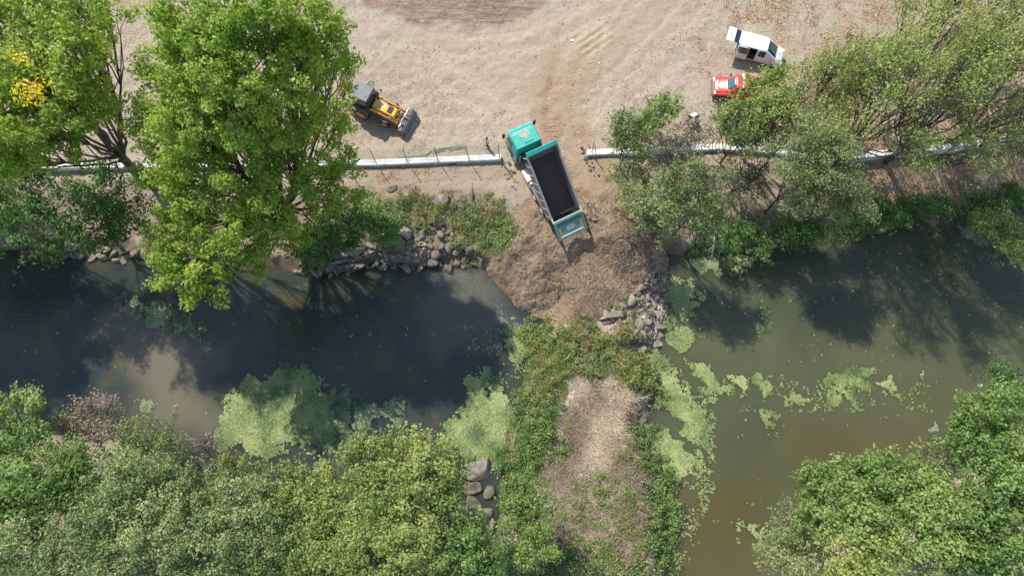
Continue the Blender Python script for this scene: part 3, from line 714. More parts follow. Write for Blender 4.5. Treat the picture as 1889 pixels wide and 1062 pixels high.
tag(mobj('yellow_leaves', _m, M['yellowleaf'], LEFTP), 'patch of yellow autumn leaves on the crown')
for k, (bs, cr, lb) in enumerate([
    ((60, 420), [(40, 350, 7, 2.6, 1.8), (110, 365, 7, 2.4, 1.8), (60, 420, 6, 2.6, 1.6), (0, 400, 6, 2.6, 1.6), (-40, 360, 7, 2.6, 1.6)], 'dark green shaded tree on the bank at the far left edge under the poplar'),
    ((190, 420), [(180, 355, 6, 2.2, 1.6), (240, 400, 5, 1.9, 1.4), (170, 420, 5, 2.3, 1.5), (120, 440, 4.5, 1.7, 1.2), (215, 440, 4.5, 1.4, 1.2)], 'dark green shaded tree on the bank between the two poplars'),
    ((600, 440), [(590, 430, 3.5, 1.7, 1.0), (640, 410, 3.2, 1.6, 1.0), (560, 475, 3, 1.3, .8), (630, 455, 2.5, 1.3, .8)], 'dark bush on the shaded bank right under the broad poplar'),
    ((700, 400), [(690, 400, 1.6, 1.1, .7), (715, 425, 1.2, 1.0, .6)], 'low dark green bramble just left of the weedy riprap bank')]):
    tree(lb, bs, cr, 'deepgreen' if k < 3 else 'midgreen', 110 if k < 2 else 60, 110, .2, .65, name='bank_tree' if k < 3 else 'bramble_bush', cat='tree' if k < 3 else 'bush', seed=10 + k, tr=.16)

for k, (bx, by, hh_) in enumerate(((-110, 345, 21), (-290, 350, 21), (-40, 420, 15))):
    tree(['poplar just outside the left edge, next to the leftmost one', 'poplar farthest out beyond the left edge', 'lower poplar just outside the left edge at the water'][k], (bx, by), lobes((bx, by), hh_, 5.0, 16, k + 5, .3, 1.8, 2.6), 'poplar', 260, 90, .24, .8, name='poplar_tree', seed=20 + k, tr=.35)
# --- trees and shrubs of the right bank
RB = [
 ('bright green round shrub at the upper left of the thicket, beside the two people', 'midgreen', (1215, 225), [(1212, 208, 2.6, 1.5, 1.1), (1235, 195, 2.8, .9, .9), (1190, 222, 2.2, 1.0, .8)], 70, 120, .18, .45, {'name': 'shrub', 'cat': 'shrub', 'tint': .15}),
 ('dark grey green bush right of the dirt lane, over the wall end', 'sage', (1165, 300), [(1150, 235, 3.6, 1.3, 1.2), (1180, 245, 3.4, 1.3, 1.0), (1150, 270, 3.2, 1.3, 1.0), (1195, 275, 3.4, 1.1, .9), (1135, 250, 3, .7, .7)], 90, 95, .16, .5, {'tint': -.18}),
 ('small locust bush leaning over the lane below the wall end', 'olive', (1165, 340), [(1150, 325, 3.0, 1.3, 1.0), (1180, 315, 3.0, 1.2, .9), (1128, 320, 2.4, .7, .6), (1190, 345, 2.6, 1.2, .9)], 70, 80, .15, .5, {'name': 'shrub', 'cat': 'shrub'}),
 ('sparse dry shrub with grey twigs in front of the wall, below the two people', 'dry', (1240, 300), [(1225, 262, 3, 1.4, 1), (1265, 255, 3, 1.5, 1), (1240, 300, 2.6, 1.6, 1), (1290, 245, 2.4, 1.3, .9)], 120, 46, .14, .5, {'name': 'shrub', 'cat': 'shrub', 'bare': .4}),
 ('grey green willow bush right beside the top of the gravel heap', 'palewillow', (1200, 400), [(1170, 375, 2.6, 1.3, 1.0), (1205, 365, 3.4, 1.5, 1.2), (1240, 385, 3.4, 1.6, 1.2), (1195, 400, 2.4, 1.3, .9), (1160, 352, 2.4, .9, .7), (1225, 415, 2.2, 1.2, .8)], 150, 95, .15, .5, {'tint': .05}),
 ('greyish willow with fine leaves above the shaded end of the heap', 'sage', (1290, 390), [(1270, 330, 4.6, 1.7, 1.3), (1310, 350, 4.6, 1.7, 1.3), (1280, 385, 4, 1.7, 1.1), (1330, 385, 3.8, 1.4, 1.0), (1240, 340, 4, 1.4, 1.0), (1300, 420, 3, 1.3, .8)], 190, 72, .15, .52, {'tint': -.06, 'bare': .15}),
 ('yellow green tree whose crown half covers the red pickup', 'olive', (1395, 235), [(1428, 150, 4.6, .95, 1.0), (1391, 168, 4.8, .95, .9), (1445, 180, 5, .95, 1.0), (1410, 203, 4.8, 1.25, 1.1), (1358, 203, 4.2, 1.05, .9), (1445, 210, 4.5, .9, .9)], 140, 100, .17, .52, {'tint': .16}),
 ('blue green bush between the yellow green tree and the wall', 'sage', (1380, 300), [(1370, 240, 4, 1.6, 1.2), (1400, 265, 4.2, 1.5, 1.2), (1345, 240, 3.4, 1.2, .9), (1410, 235, 3.8, 1.2, 1.0), (1330, 215, 3, .9, .7)], 150, 95, .15, .5, {'tint': -.14}),
 ('shrub with bare spreading grey branches over the wall, left of the dark gap', 'sage', (1350, 350), [(1370, 310, 3.6, 1.5, 1.1), (1400, 325, 3.4, 1.4, 1.0), (1385, 345, 3.0, 1.3, .9), (1340, 315, 3.2, 1.2, .8)], 100, 52, .15, .5, {'name': 'shrub', 'cat': 'shrub', 'bare': .35, 'tint': -.1}),
 ('slim sparse tree between the yellow green tree and the wide pale willow', 'palewillow', (1470, 300), [(1485, 195, 5.5, 1.2, 1.4), (1475, 240, 4.6, 1.3, 1.2), (1445, 265, 4, 1.2, 1.0)], 70, 55, .15, .55, {}),
 ('wide pale olive willow over the wall in the middle of the right bank', 'palewillow', (1480, 350), [(1505, 255, 6, 1.8, 1.6), (1540, 275, 6, 1.7, 1.5), (1480, 290, 5.4, 1.8, 1.4), (1540, 315, 5.4, 1.8, 1.4), (1490, 335, 4.6, 1.7, 1.2), (1455, 320, 4.2, 1.3, 1.0)], 250, 78, .15, .52, {'tint': -.02}),
 ('pale sparse willow at the water edge, lowest of the willows on the right bank', 'palewillow', (1520, 400), [(1520, 360, 4, 1.8, 1.2), (1565, 365, 3.8, 1.6, 1.1), (1480, 370, 3.6, 1.4, 1.0), (1590, 385, 3, 1.2, .8), (1540, 395, 2.8, 1.4, .8), (1590, 340, 3.2, 1.0, .7)], 190, 66, .15, .5, {'bare': .12, 'tint': .0}),
]
for k, (lb, lf, bs, cr, nc, dn, sz, cl, kw) in enumerate(RB):
    kw = dict(kw); kw.setdefault('name', 'willow_tree'); kw.setdefault('cat', 'tree')
    cr = taller(cr, lambda a, b: 1.65 if kw['name'] == 'willow_tree' else 1.15)
    tree(lb, None, cr, lf, int(nc * 1.15), int(dn * 1.12), sz, cl, seed=30 + k, tr=.11, spread=.8, **kw)
# undergrowth at the right pond shore
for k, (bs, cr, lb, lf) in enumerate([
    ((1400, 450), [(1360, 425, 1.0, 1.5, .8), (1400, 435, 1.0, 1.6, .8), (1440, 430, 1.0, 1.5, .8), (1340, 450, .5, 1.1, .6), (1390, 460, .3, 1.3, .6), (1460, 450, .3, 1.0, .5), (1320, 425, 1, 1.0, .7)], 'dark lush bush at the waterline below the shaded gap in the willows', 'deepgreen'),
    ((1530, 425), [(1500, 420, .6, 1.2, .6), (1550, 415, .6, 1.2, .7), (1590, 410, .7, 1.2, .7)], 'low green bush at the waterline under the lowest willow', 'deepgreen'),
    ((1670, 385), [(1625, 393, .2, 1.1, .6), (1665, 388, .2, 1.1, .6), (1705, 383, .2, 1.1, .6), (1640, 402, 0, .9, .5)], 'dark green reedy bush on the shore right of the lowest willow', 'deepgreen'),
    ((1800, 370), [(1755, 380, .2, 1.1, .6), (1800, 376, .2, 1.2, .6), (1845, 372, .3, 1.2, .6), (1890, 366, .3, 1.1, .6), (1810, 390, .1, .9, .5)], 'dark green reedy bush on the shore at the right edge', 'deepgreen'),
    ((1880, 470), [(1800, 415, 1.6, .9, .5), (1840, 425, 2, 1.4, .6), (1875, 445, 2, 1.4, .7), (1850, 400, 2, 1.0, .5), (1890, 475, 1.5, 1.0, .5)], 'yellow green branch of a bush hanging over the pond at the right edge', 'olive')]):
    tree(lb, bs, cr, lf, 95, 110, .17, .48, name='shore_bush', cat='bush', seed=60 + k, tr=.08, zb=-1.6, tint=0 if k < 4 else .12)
# --- sparse trees of the upper right corner
UR = [('nearest the white van', (1480, 235), 12.5, 2.9, 11), ('second from the van', (1540, 300), 18.5, 4.8, 17), ('third from the van', (1635, 300), 19, 5.0, 18),
      ('behind the others at the top', (1640, 170), 15, 4.6, 15), ('nearest the right end of the wall', (1745, 270), 17.5, 4.8, 16), ('at the upper right corner', (1790, 150), 15, 4.6, 14), ('outside the right edge', (1900, 280), 18, 5, 14)]
for k, (wh, bs, hh_, R__, nl) in enumerate(UR):
    tree('sparse pale green tree, ' + wh, bs, lobes(bs, hh_, R__, nl, 40 + k, .36), 'olive', 330, 42, .165, .72, name='ash_tree', group='sparse pale trees of the upper right', seed=70 + k, tr=.24, bare=.10, hollow=.12, fork=.26, tint=.10, spread=.8)

# --- the south bank
SB = [
 ('light green tree at the left edge of the near bank', 'midgreen', (60, 860), [(20, 750, 6, 1.6, 1.4), (60, 770, 6, 1.7, 1.4), (-20, 790, 6, 2, 1.5), (60, 820, 6, 1.7, 1.4), (10, 830, 6, 1.9, 1.4)], 120, 110, .18, .6, {'tint': .1}),
 ('dense green tree in the lower left, left of the pale sage trees', 'midgreen', (130, 930), [(100, 870, 8, 2.1, 1.7), (40, 900, 8, 2.1, 1.7), (150, 850, 7.5, 1.8, 1.5), (100, 940, 8.5, 2.2, 1.8), (20, 960, 8.5, 2.2, 1.8), (150, 900, 8, 1.5, 1.4)], 200, 120, .17, .6, {}),
 ('pinkish brown feathery bush at the near shore, left side', 'pink', (190, 830), [(150, 775, 4, 1.4, 1.1), (190, 760, 4.2, 1.5, 1.2), (220, 785, 4, 1.2, 1.0), (120, 790, 4, 1.2, 1.0), (170, 805, 4, 1.3, 1.0)], 120, 90, .13, .5, {'name': 'shrub', 'cat': 'shrub'}),
 ('beige green feathery bush at the near shore right of the pinkish one', 'sage', (290, 850), [(300, 795, 4.5, 1.5, 1.2), (270, 830, 4.5, 1.5, 1.2), (310, 830, 4.2, 1.2, 1.0), (245, 815, 4.5, 1.4, 1.1)], 110, 95, .13, .5, {'tint': .15, 'name': 'shrub', 'cat': 'shrub'}),
 ('thin shrub with bare pinkish twigs at the near shore, below the muddy water patch', 'dry', (370, 860), [(345, 850, 3, 1.0, .8), (385, 835, 3, 1.2, .9), (370, 870, 3, 1.2, .9)], 70, 50, .13, .45, {'bare': .5, 'name': 'shrub', 'cat': 'shrub'}),
 ('small bright yellow green bush at the near shore below the left duckweed mat', 'grassy', (460, 870), [(430, 860, 3, 1.2, .9), (470, 870, 3, 1.1, .8), (490, 885, 2.6, .8, .7), (410, 885, 3.2, 1.1, .9)], 70, 110, .14, .45, {'name': 'shrub', 'cat': 'shrub'}),
 ('silvery sage tree in the lower left, upper one of the pale group', 'sage', (250, 940), [(210, 880, 8.5, 1.7, 1.5), (265, 895, 8.5, 1.9, 1.6), (330, 905, 8, 1.9, 1.6), (380, 910, 7.5, 1.6, 1.4), (230, 940, 9, 1.8, 1.5)], 210, 105, .15, .55, {'tint': .04}),
 ('silvery sage tree in the bottom left corner of the pale group', 'sage', (170, 1010), [(130, 1000, 9.5, 2.0, 1.7), (190, 985, 9.5, 2.0, 1.7), (60, 1020, 9.5, 2.1, 1.7), (220, 1030, 9.5, 2.0, 1.7), (120, 1050, 9.5, 2, 1.7), (0, 1040, 9.5, 2.2, 1.7)], 230, 105, .15, .55, {'tint': .02}),
 ('silvery sage tree in the middle of the pale group at the bottom edge', 'sage', (320, 1010), [(290, 970, 9.5, 2.0, 1.7), (350, 965, 9, 2.0, 1.7), (300, 1030, 9.5, 2.1, 1.7), (370, 1025, 9.5, 2.0, 1.7)], 200, 105, .15, .55, {'tint': .1}),
 ('silvery sage tree at the right end of the pale group', 'sage', (450, 990), [(430, 930, 8.5, 1.9, 1.6), (480, 940, 8, 1.8, 1.5), (430, 990, 9, 2.0, 1.6), (490, 1000, 9, 1.9, 1.6), (450, 1040, 9, 2.0, 1.6)], 220, 105, .15, .55, {'tint': 0}),
 ('bright green bushy tree at the left end of the green near shore crowns', 'olive', (580, 960), [(550, 910, 7.5, 1.7, 1.5), (600, 905, 7.5, 1.6, 1.4), (560, 960, 8, 2.0, 1.6), (610, 950, 8, 1.8, 1.5)], 170, 120, .16, .55, {'tint': .02}),
 ('largest bright green tree reaching farthest into the left pond from the near bank', 'olive', (740, 930), [(690, 860, 8.5, 1.9, 1.6), (740, 840, 9, 2.0, 1.7), (790, 850, 9, 1.9, 1.7), (825, 885, 8.5, 1.7, 1.5), (720, 900, 9, 2.0, 1.7), (780, 905, 9, 2.0, 1.7), (660, 900, 8, 1.6, 1.4)], 280, 125, .16, .55, {'tint': .04}),
 ('bright green tree at the bottom edge left of centre', 'olive', (620, 1030), [(570, 1020, 8.5, 1.9, 1.6), (630, 1000, 9, 2.0, 1.7), (620, 1050, 9, 2.0, 1.7)], 150, 120, .16, .55, {'tint': -.04}),
 ('bright green tree with feathery shoots at the bottom edge under the largest one', 'olive', (730, 1010), [(690, 970, 9.5, 1.9, 1.6), (750, 975, 9.5, 1.9, 1.6), (700, 1030, 9.5, 2.0, 1.7), (770, 1030, 9.5, 2.0, 1.7)], 200, 120, .16, .55, {'tint': .06}),
 ('green tree left of the dark rocky gap at the bottom edge', 'midgreen', (850, 1010), [(830, 960, 8.5, 1.8, 1.5), (870, 985, 8, 1.5, 1.4), (840, 1030, 8.5, 1.9, 1.6), (885, 1040, 8, 1.5, 1.4)], 170, 125, .16, .55, {'tint': -.02}),
 ('round bright green tree between the rocky gap and the dry peninsula', 'midgreen', (970, 980), [(965, 915, 4.5, 1.6, 1.3), (945, 955, 4.5, 1.5, 1.3), (995, 950, 4.5, 1.5, 1.3), (960, 1000, 4.5, 1.7, 1.3), (1000, 1000, 4, 1.3, 1.1)], 170, 130, .15, .5, {'tint': .14}),
 ('big green tree at the right edge of the near bank', 'midgreen', (1830, 900), [(1810, 775, 10, 1.8, 1.7), (1860, 770, 10, 2.0, 1.7), (1770, 810, 9.5, 1.4, 1.4), (1820, 840, 10.5, 2.1, 1.8), (1880, 840, 10.5, 2.1, 1.8), (1840, 900, 11, 2.2, 1.8), (1900, 900, 11, 2.2, 1.8)], 270, 120, .18, .6, {'tint': .03}),
 ('dark blue green bush over the water at the right edge', 'deepgreen', (1850, 740), [(1840, 690, 2.4, 1.1, .8), (1870, 705, 2.4, 1.1, .8), (1850, 720, 2, 1.0, .7), (1890, 720, 2.4, 1.0, .7)], 70, 90, .16, .45, {'name': 'shrub', 'cat': 'shrub'}),
 ('thin sage shrub leaning over the right pond left of the big green tree', 'sage', (1750, 870), [(1720, 840, 5, 1.2, 1.0), (1755, 850, 5, 1.2, 1.0), (1740, 875, 5, 1.1, .9)], 80, 75, .13, .45, {'name': 'shrub', 'cat': 'shrub', 'bare': .15}),
 ('bright green tree with upright shoots reaching into the right pond from the near bank', 'midgreen', (1600, 980), [(1520, 900, 9, 1.4, 1.4), (1560, 895, 9.5, 1.6, 1.6), (1620, 880, 9.5, 1.7, 1.6), (1500, 940, 8.5, 1.4, 1.4), (1570, 950, 9.5, 1.9, 1.7), (1640, 930, 10, 1.9, 1.7), (1690, 880, 9, 1.3, 1.3)], 280, 120, .18, .55, {'tint': .07}),
 ('yellowish green tree in the middle of the lower right group', 'midgreen', (1710, 980), [(1700, 930, 10, 1.8, 1.6), (1750, 930, 10, 1.8, 1.6), (1740, 980, 10.5, 2.0, 1.7), (1690, 975, 10.5, 1.7, 1.5)], 190, 115, .18, .55, {'tint': .16}),
 ('pale grey green willow bush at the left foot of the lower right group', 'palewillow', (1480, 1010), [(1460, 975, 6, 1.5, 1.3), (1450, 1020, 6, 1.6, 1.4), (1490, 1040, 6.5, 1.7, 1.4), (1480, 945, 6, 1.0, 1.0)], 150, 105, .14, .52, {'tint': .02}),
 ('green tree at the bottom edge of the lower right group, left one', 'olive', (1590, 1040), [(1570, 1010, 9.5, 1.9, 1.6), (1620, 1030, 10, 1.9, 1.6), (1560, 1050, 9.5, 1.9, 1.6), (1640, 995, 10, 1.8, 1.5)], 170, 115, .17, .55, {'tint': .1}),
 ('dark green tree at the bottom right corner', 'midgreen', (1830, 1000), [(1800, 1000, 10, 2.1, 1.7), (1860, 970, 10.5, 2.1, 1.7), (1880, 1030, 10.5, 2.1, 1.7), (1800, 1050, 10, 2.0, 1.6), (1720, 1040, 10, 2.0, 1.6)], 230, 110, .18, .6, {'tint': -.08, 'bare': .06}),
]
for k, (lb, lf, bs, cr, nc, dn, sz, cl, kw) in enumerate(SB):
    kw = dict(kw); kw.setdefault('name', 'bank_tree'); kw.setdefault('cat', 'tree')
    tree(lb, bs, cr, lf, nc, dn, sz, cl, seed=100 + k, tr=.16, zb=-1.8, **kw)

# --- low weeds and shrubs: a few built, the others copies
def weed(leaf, seed, r=.8, h=.5, dens=130, size=.13, up=.9, tint=0, bare=0):
    g = np.random.default_rng(seed); n = 9
    C = np.stack([g.normal(size=n) * r * .45, g.normal(size=n) * r * .45, h * (.35 + .5 * g.random(n))], 1)
    e = empty('weed_shrub', (0, 0, 0))
    lines = [(curve(np.zeros(3) - [0, 0, .05], c, .05, 4, g, .05), np.linspace(.02, .008, 4)) for c in C]
    mobj('stem', tubes_mesh('stem', lines), M['bark'], e)
    me_, k = leaves_mesh('foliage', C, np.full(n, r * .5), dens, size, g, .7, up, tint, h / r); mobj('foliage', me_, M[leaf], e); return e
def place_weeds(protos, pts, n, label, cat, group, seed, s0=.7, s1=1.2, sep=.55, zref=None):
    V = np.array([gpt(a, b, -.8)[:2] for a, b in pts]); lo, hi = V.min(0), V.max(0); g = np.random.default_rng(seed); out = []; tr_ = 0
    while len(out) < n and tr_ < 6000:
        tr_ += 1; q = lo + (hi - lo) * g.random(2)
        wq_ = q + (np.array([fbm(q[0] * .55, q[1] * .55, 241), fbm(q[0] * .55 + 40, q[1] * .55, 243)]) - .5) * 4.6
        if sdf(wq_[None], V)[0] < 0 or any((q[0] - a) ** 2 + (q[1] - b) ** 2 < sep ** 2 for a, b in out): continue
        out.append(q)
    for a, b in out:
        pr_ = protos[int(g.integers(len(protos)))]
        c = pr_ if pr_.get('fresh', 0) else copy_tree(pr_)
        if pr_.get('fresh', 0): del pr_['fresh']
        z = float(surf_z(np.array([a]), np.array([b]))[0]); s = g.uniform(s0, s1)
        c.location = (float(a), float(b), max(z, WZ)); c.scale = (s, s, s * g.uniform(.8, 1.2)); c.rotation_euler = (0, 0, g.uniform(0, 6.28))
        tag(c, label, cat, group)
def fresh(*a, **k):
    e = weed(*a, **k); e['fresh'] = 1; return e
place_weeds([fresh('grassy', 1), fresh('palewillow', 2), fresh('midgreen', 3), fresh('rusty', 4, size=.11), fresh('palewillow', 9, dens=70)], [(700, 385), (745, 372), (800, 368), (870, 395), (930, 385), (960, 420), (940, 470), (895, 478), (860, 450), (800, 405), (700, 432)], 46,
    'low green weed clump on the riprap bank between the broad poplar and the truck', 'weed', 'low weeds on the riprap bank left of the truck', 1, .7, 1.15, .62)
place_weeds([fresh('dry', 5, dens=80), fresh('rusty', 6, size=.11, dens=80)], [(700, 345), (830, 350), (900, 375), (815, 385), (740, 395), (700, 400)], 16,
    'pale dry weed clump at the top of the slope under the fence posts', 'weed', 'pale weeds at the top of the slope', 2, .5, .9, .7)
place_weeds([fresh('palewillow', 7, size=.12), fresh('sage', 8, size=.12)], [(880, 410), (955, 400), (950, 450), (905, 470)], 14,
    'dusty grey green weed clump at the left edge of the gravel heap', 'weed', 'dusty weeds at the left edge of the heap', 3, .8, 1.3, .75)
place_weeds([fresh('rusty', 11, h=.8), fresh('grassy', 12, h=.8), fresh('rusty', 13, size=.11, tint=.1, h=.9), fresh('palewillow', 31, h=.6)], [(1050, 602), (1125, 600), (1150, 640), (1190, 670), (1210, 720), (1180, 725), (1120, 700), (1060, 700), (1010, 730), (985, 720), (1000, 660), (1040, 640)], 70,
    'weed clump turning yellow and rust on the neck below the gravel heap', 'weed', 'yellowing weeds across the neck of the peninsula', 4, .7, 1.2, .62)
place_weeds([fresh('grassy', 14, h=.4), fresh('midgreen', 15, h=.4, tint=.2)], [(985, 600), (1040, 602), (1045, 640), (1000, 680), (975, 700), (968, 680), (988, 640)], 30,
    'fresh bright green weed clump beside the foam at the heap foot', 'weed', 'fresh weeds at the left foot of the heap', 5, .7, 1.1, .6)
place_weeds([fresh('reed', 16, h=.9, r=.9), fresh('midgreen', 17, h=.8, r=.9), fresh('palewillow', 46, h=.7, r=.8, dens=90), fresh('grassy', 47, h=.6)], [(975, 730), (1020, 725), (1035, 745), (1010, 800), (1005, 850), (1000, 880), (940, 900), (925, 850), (940, 790), (950, 745)], 44,
    'dark green tall weed on the left shore of the peninsula beside the duckweed', 'weed', 'tall green weeds on the left shore of the peninsula', 6, .8, 1.3, .72)
place_weeds([fresh('midgreen', 18), fresh('sage', 19)], [(1160, 785), (1195, 780), (1215, 840), (1225, 870), (1200, 870), (1175, 820)], 16,
    'green shrub on the right shore of the peninsula beside the long duckweed strip', 'weed', 'green weeds on the upper right shore of the peninsula', 7, .7, 1.1, .7)
place_weeds([fresh('reed', 20, h=.9), fresh('midgreen', 21, h=.8)], [(1200, 870), (1228, 880), (1240, 960), (1240, 1030), (1215, 1060), (1195, 1000), (1205, 940)], 30,
    'tall green weed on the lower right shore of the peninsula', 'weed', 'tall green weeds on the lower right shore', 8, .8, 1.2, .66)
place_weeds([fresh('palewillow', 22, h=.35), fresh('grassy', 23, h=.35, dens=90)], [(1060, 890), (1150, 880), (1165, 950), (1120, 985), (1060, 960)], 34,
    'low pale green weed in the faint green patch on the dry peninsula', 'weed', 'weeds in the faint green patch on the peninsula', 9, .7, 1.1, .75)
place_weeds([fresh('olive', 24), fresh('sage', 25)], [(1000, 1010), (1080, 1000), (1130, 1030), (1190, 1040), (1190, 1100), (1000, 1100)], 52,
    'pale weed at the bottom edge of the peninsula', 'weed', 'weeds at the bottom edge of the peninsula', 10, .8, 1.2, .75)
place_weeds([fresh('rusty', 26, size=.11), fresh('dry', 27, size=.12)], [(1165, 830), (1190, 850), (1200, 920), (1190, 1010), (1130, 1010), (1120, 980), (1165, 960)], 26,
    'rusty dry weed inland of the tall green weeds on the right shore', 'weed', 'rusty dry weeds on the right of the peninsula', 11, .7, 1.1, .7)
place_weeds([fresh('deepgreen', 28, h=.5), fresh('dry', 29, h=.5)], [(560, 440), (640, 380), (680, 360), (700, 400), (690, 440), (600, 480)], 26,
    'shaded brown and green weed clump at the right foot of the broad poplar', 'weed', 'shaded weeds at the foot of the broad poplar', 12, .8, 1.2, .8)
for a, b, s, lb in ((1030, 825, 1.0, 'round vivid green shrub standing alone on the left side of the dry grass'), (1165, 918, .8, 'spiky green plant on the right side of the dry peninsula'), (1003, 785, .9, 'vivid green shrub in the middle of the left shore weeds'),
                    (272, 143, .5, 'small grey green weed on the bare soil between the two poplars'), (1115, 535, .01, '')):
    if not lb: continue
    c = weed('midgreen', int(a), .8 * s, .6 * s, 150, .14); q = gpt(a, b, -1); c.location = (q[0], q[1], q[2]); tag(c, lb, 'shrub')

place_weeds([fresh('grassy', 41, r=.5, h=.4), fresh('midgreen', 42, r=.5, h=.4)], [(1120, 575), (1190, 520), (1225, 560), (1222, 630), (1160, 640)], 13,
    'small green weed growing between the loose rocks right of the heap', 'weed', 'weeds between the loose rocks', 13, .6, 1.0, .8)
place_weeds([fresh('dry', 43, h=.4), fresh('palewillow', 44, h=.35, dens=80), fresh('rusty', 45, h=.4, dens=80)], [(1005, 790), (1050, 740), (1065, 720), (1060, 800), (1030, 870), (1040, 960), (1005, 960), (990, 870)], 18,
    'small ragged dull weed on the left edge of the dry grass patch', 'weed', 'ragged weeds on the left edge of the dry patch', 14, .5, 1.0, .8)
# dry straw, grass blades and dead leaves: uncountable
FIELD_ = None
def blades(name, label, n, V, h0, h1, wd, seed, mat, lean=.8, weight=None, cat='grass'):
    g = np.random.default_rng(seed); lo, hi = V.min(0), V.max(0); q = lo - 1 + (hi - lo + 2) * g.random((n * 2, 2)); k = sdf(q + np.stack([fbm(q[:, 0] * .5, q[:, 1] * .5, 271) - .5, fbm(q[:, 0] * .5, q[:, 1] * .5, 273) - .5], 1) * (4.5 if V is not FIELD_ else 0), V) > 0
    if weight is not None: k &= g.random(len(q)) < weight(q)
    q = q[k][:n]; n = len(q); z = surf_z(q[:, 0], q[:, 1]); k = z > WZ - .05; q = q[k]; z = z[k]; n = len(q)
    h = h0 + (h1 - h0) * g.random(n); a = g.random(n) * 6.283; d = np.stack([np.cos(a), np.sin(a)], 1) * (h * lean * g.random(n))[:, None]
    b = np.stack([q[:, 0], q[:, 1], z - .02], 1); tip = b + np.column_stack([d, h * .7]); s = np.stack([-np.sin(a), np.cos(a), a * 0], 1) * wd
    V3 = np.stack([b - s, b + s, tip], 1).reshape(-1, 3)
    me_ = np_mesh(name, V3, np.arange(n * 3).reshape(-1, 3), 3); fattr(me_, 'tint', np.clip(g.random(n) * .8 + .1 + (fbm(q[:, 0] * .6, q[:, 1] * .6, 261) - .5) * 1.3, 0, 1), 'FACE')
    return tag(mobj(name, me_, M[mat]), label, cat, kind='stuff')
PEN = poly([(1060, 700), (1150, 695), (1200, 720), (1180, 800), (1215, 880), (1205, 1000), (1150, 1100), (980, 1100), (1010, 960), (1000, 870), (1010, 800), (1045, 740)], -1.3)
blades('dry_grass', 'matted pale dry grass covering the peninsula', 60000, PEN, .15, .55, .022, 41, 'strawm', 1.6, lambda q: sm(sdf(q + np.stack([fbm(q[:, 0] * .5, q[:, 1] * .5, 245) - .5, fbm(q[:, 0] * .5, q[:, 1] * .5, 247) - .5], 1) * 4, PEN), -.2, .9))
FIELD = poly([(-60, -60), (1950, -60), (1950, 270), (1100, 290), (1085, 200), (960, 215), (930, 290), (-60, 320)])
blades('field_straw', 'short pale stubble and dry grass on the cleared field', 70000, FIELD, .05, .22, .022, 43, 'strawm', 1.8,
       lambda q: np.clip((fbm(q[:, 0] * .35, q[:, 1] * .35, 141) - .36) * 4, .05, 1) * (1 - .93 * sm(sdf(q, poly([(640, -40), (650, 8), (720, 30), (800, 46), (870, 52), (950, 42), (1250, -60), (1250, 60), (1150, 130), (1080, 190), (1000, 200), (850, 150), (720, 80), (640, 30)])), -1, 1)))
blades('field_tufts', 'small dull tufts of dry weeds dotted over the cleared field', 42000, FIELD, .06, .2, .03, 44, 'dry', 1.2,
       lambda q: np.clip((fbm(q[:, 0] * 1.7, q[:, 1] * 1.7, 145) - .56) * 14, 0, 1) * np.clip((fbm(q[:, 0] * .22, q[:, 1] * .22, 147) - .40) * 8, .03, 1) * (1 - .97 * sm(sdf(q, poly([(640, -40), (650, 8), (720, 30), (800, 46), (870, 52), (950, 42), (1250, -60), (1250, 60), (1150, 130), (1080, 190), (1000, 200), (850, 150), (720, 80), (640, 30)])), -1, 1)))
blades('bank_grass', 'tufts of grass among the weeds of the left bank', 15000, poly([(660, 372), (945, 378), (960, 440), (900, 480), (800, 400), (690, 440), (640, 420)], -.8), .12, .35, .03, 45, 'palewillow', 1.2, lambda q: np.clip((fbm(q[:, 0] * .6, q[:, 1] * .6, 151) - .40) * 6, 0, 1))
blades('peninsula_grass', 'green grass at the edges of the peninsula', 34000, poly([(985, 598), (1120, 598), (1200, 660), (1215, 740), (1150, 700), (1060, 702), (1040, 745), (1005, 800), (1000, 880), (1040, 1062), (960, 1062), (920, 900), (940, 740)], -1.6), .15, .5, .03, 47, 'grassy', 1.2)
blades('peninsula_tufts', 'faint green grass patches on the dry peninsula', 16000, PEN, .12, .35, .028, 48, 'palewillow', 1.2, lambda q: np.clip((fbm(q[:, 0] * .5, q[:, 1] * .5, 155) - .5) * 6, 0, 1))
blades('shore_reeds', 'dark green grass along the shore of the right pond', 22000, poly([(1290, 415), (1500, 405), (1620, 378), (1900, 352), (1950, 400), (1640, 415), (1500, 440), (1380, 470), (1290, 470)], -1.6), .3, .9, .04, 49, 'reed', 1.0)
blades('shore_reeds_near', 'grass and shoots under the near bank trees', 16000, poly([(-50, 800), (330, 830), (450, 890), (860, 900), (900, 920), (900, 1100), (-50, 1100)], -1.8), .3, .9, .05, 50, 'midgreen', 1.0)

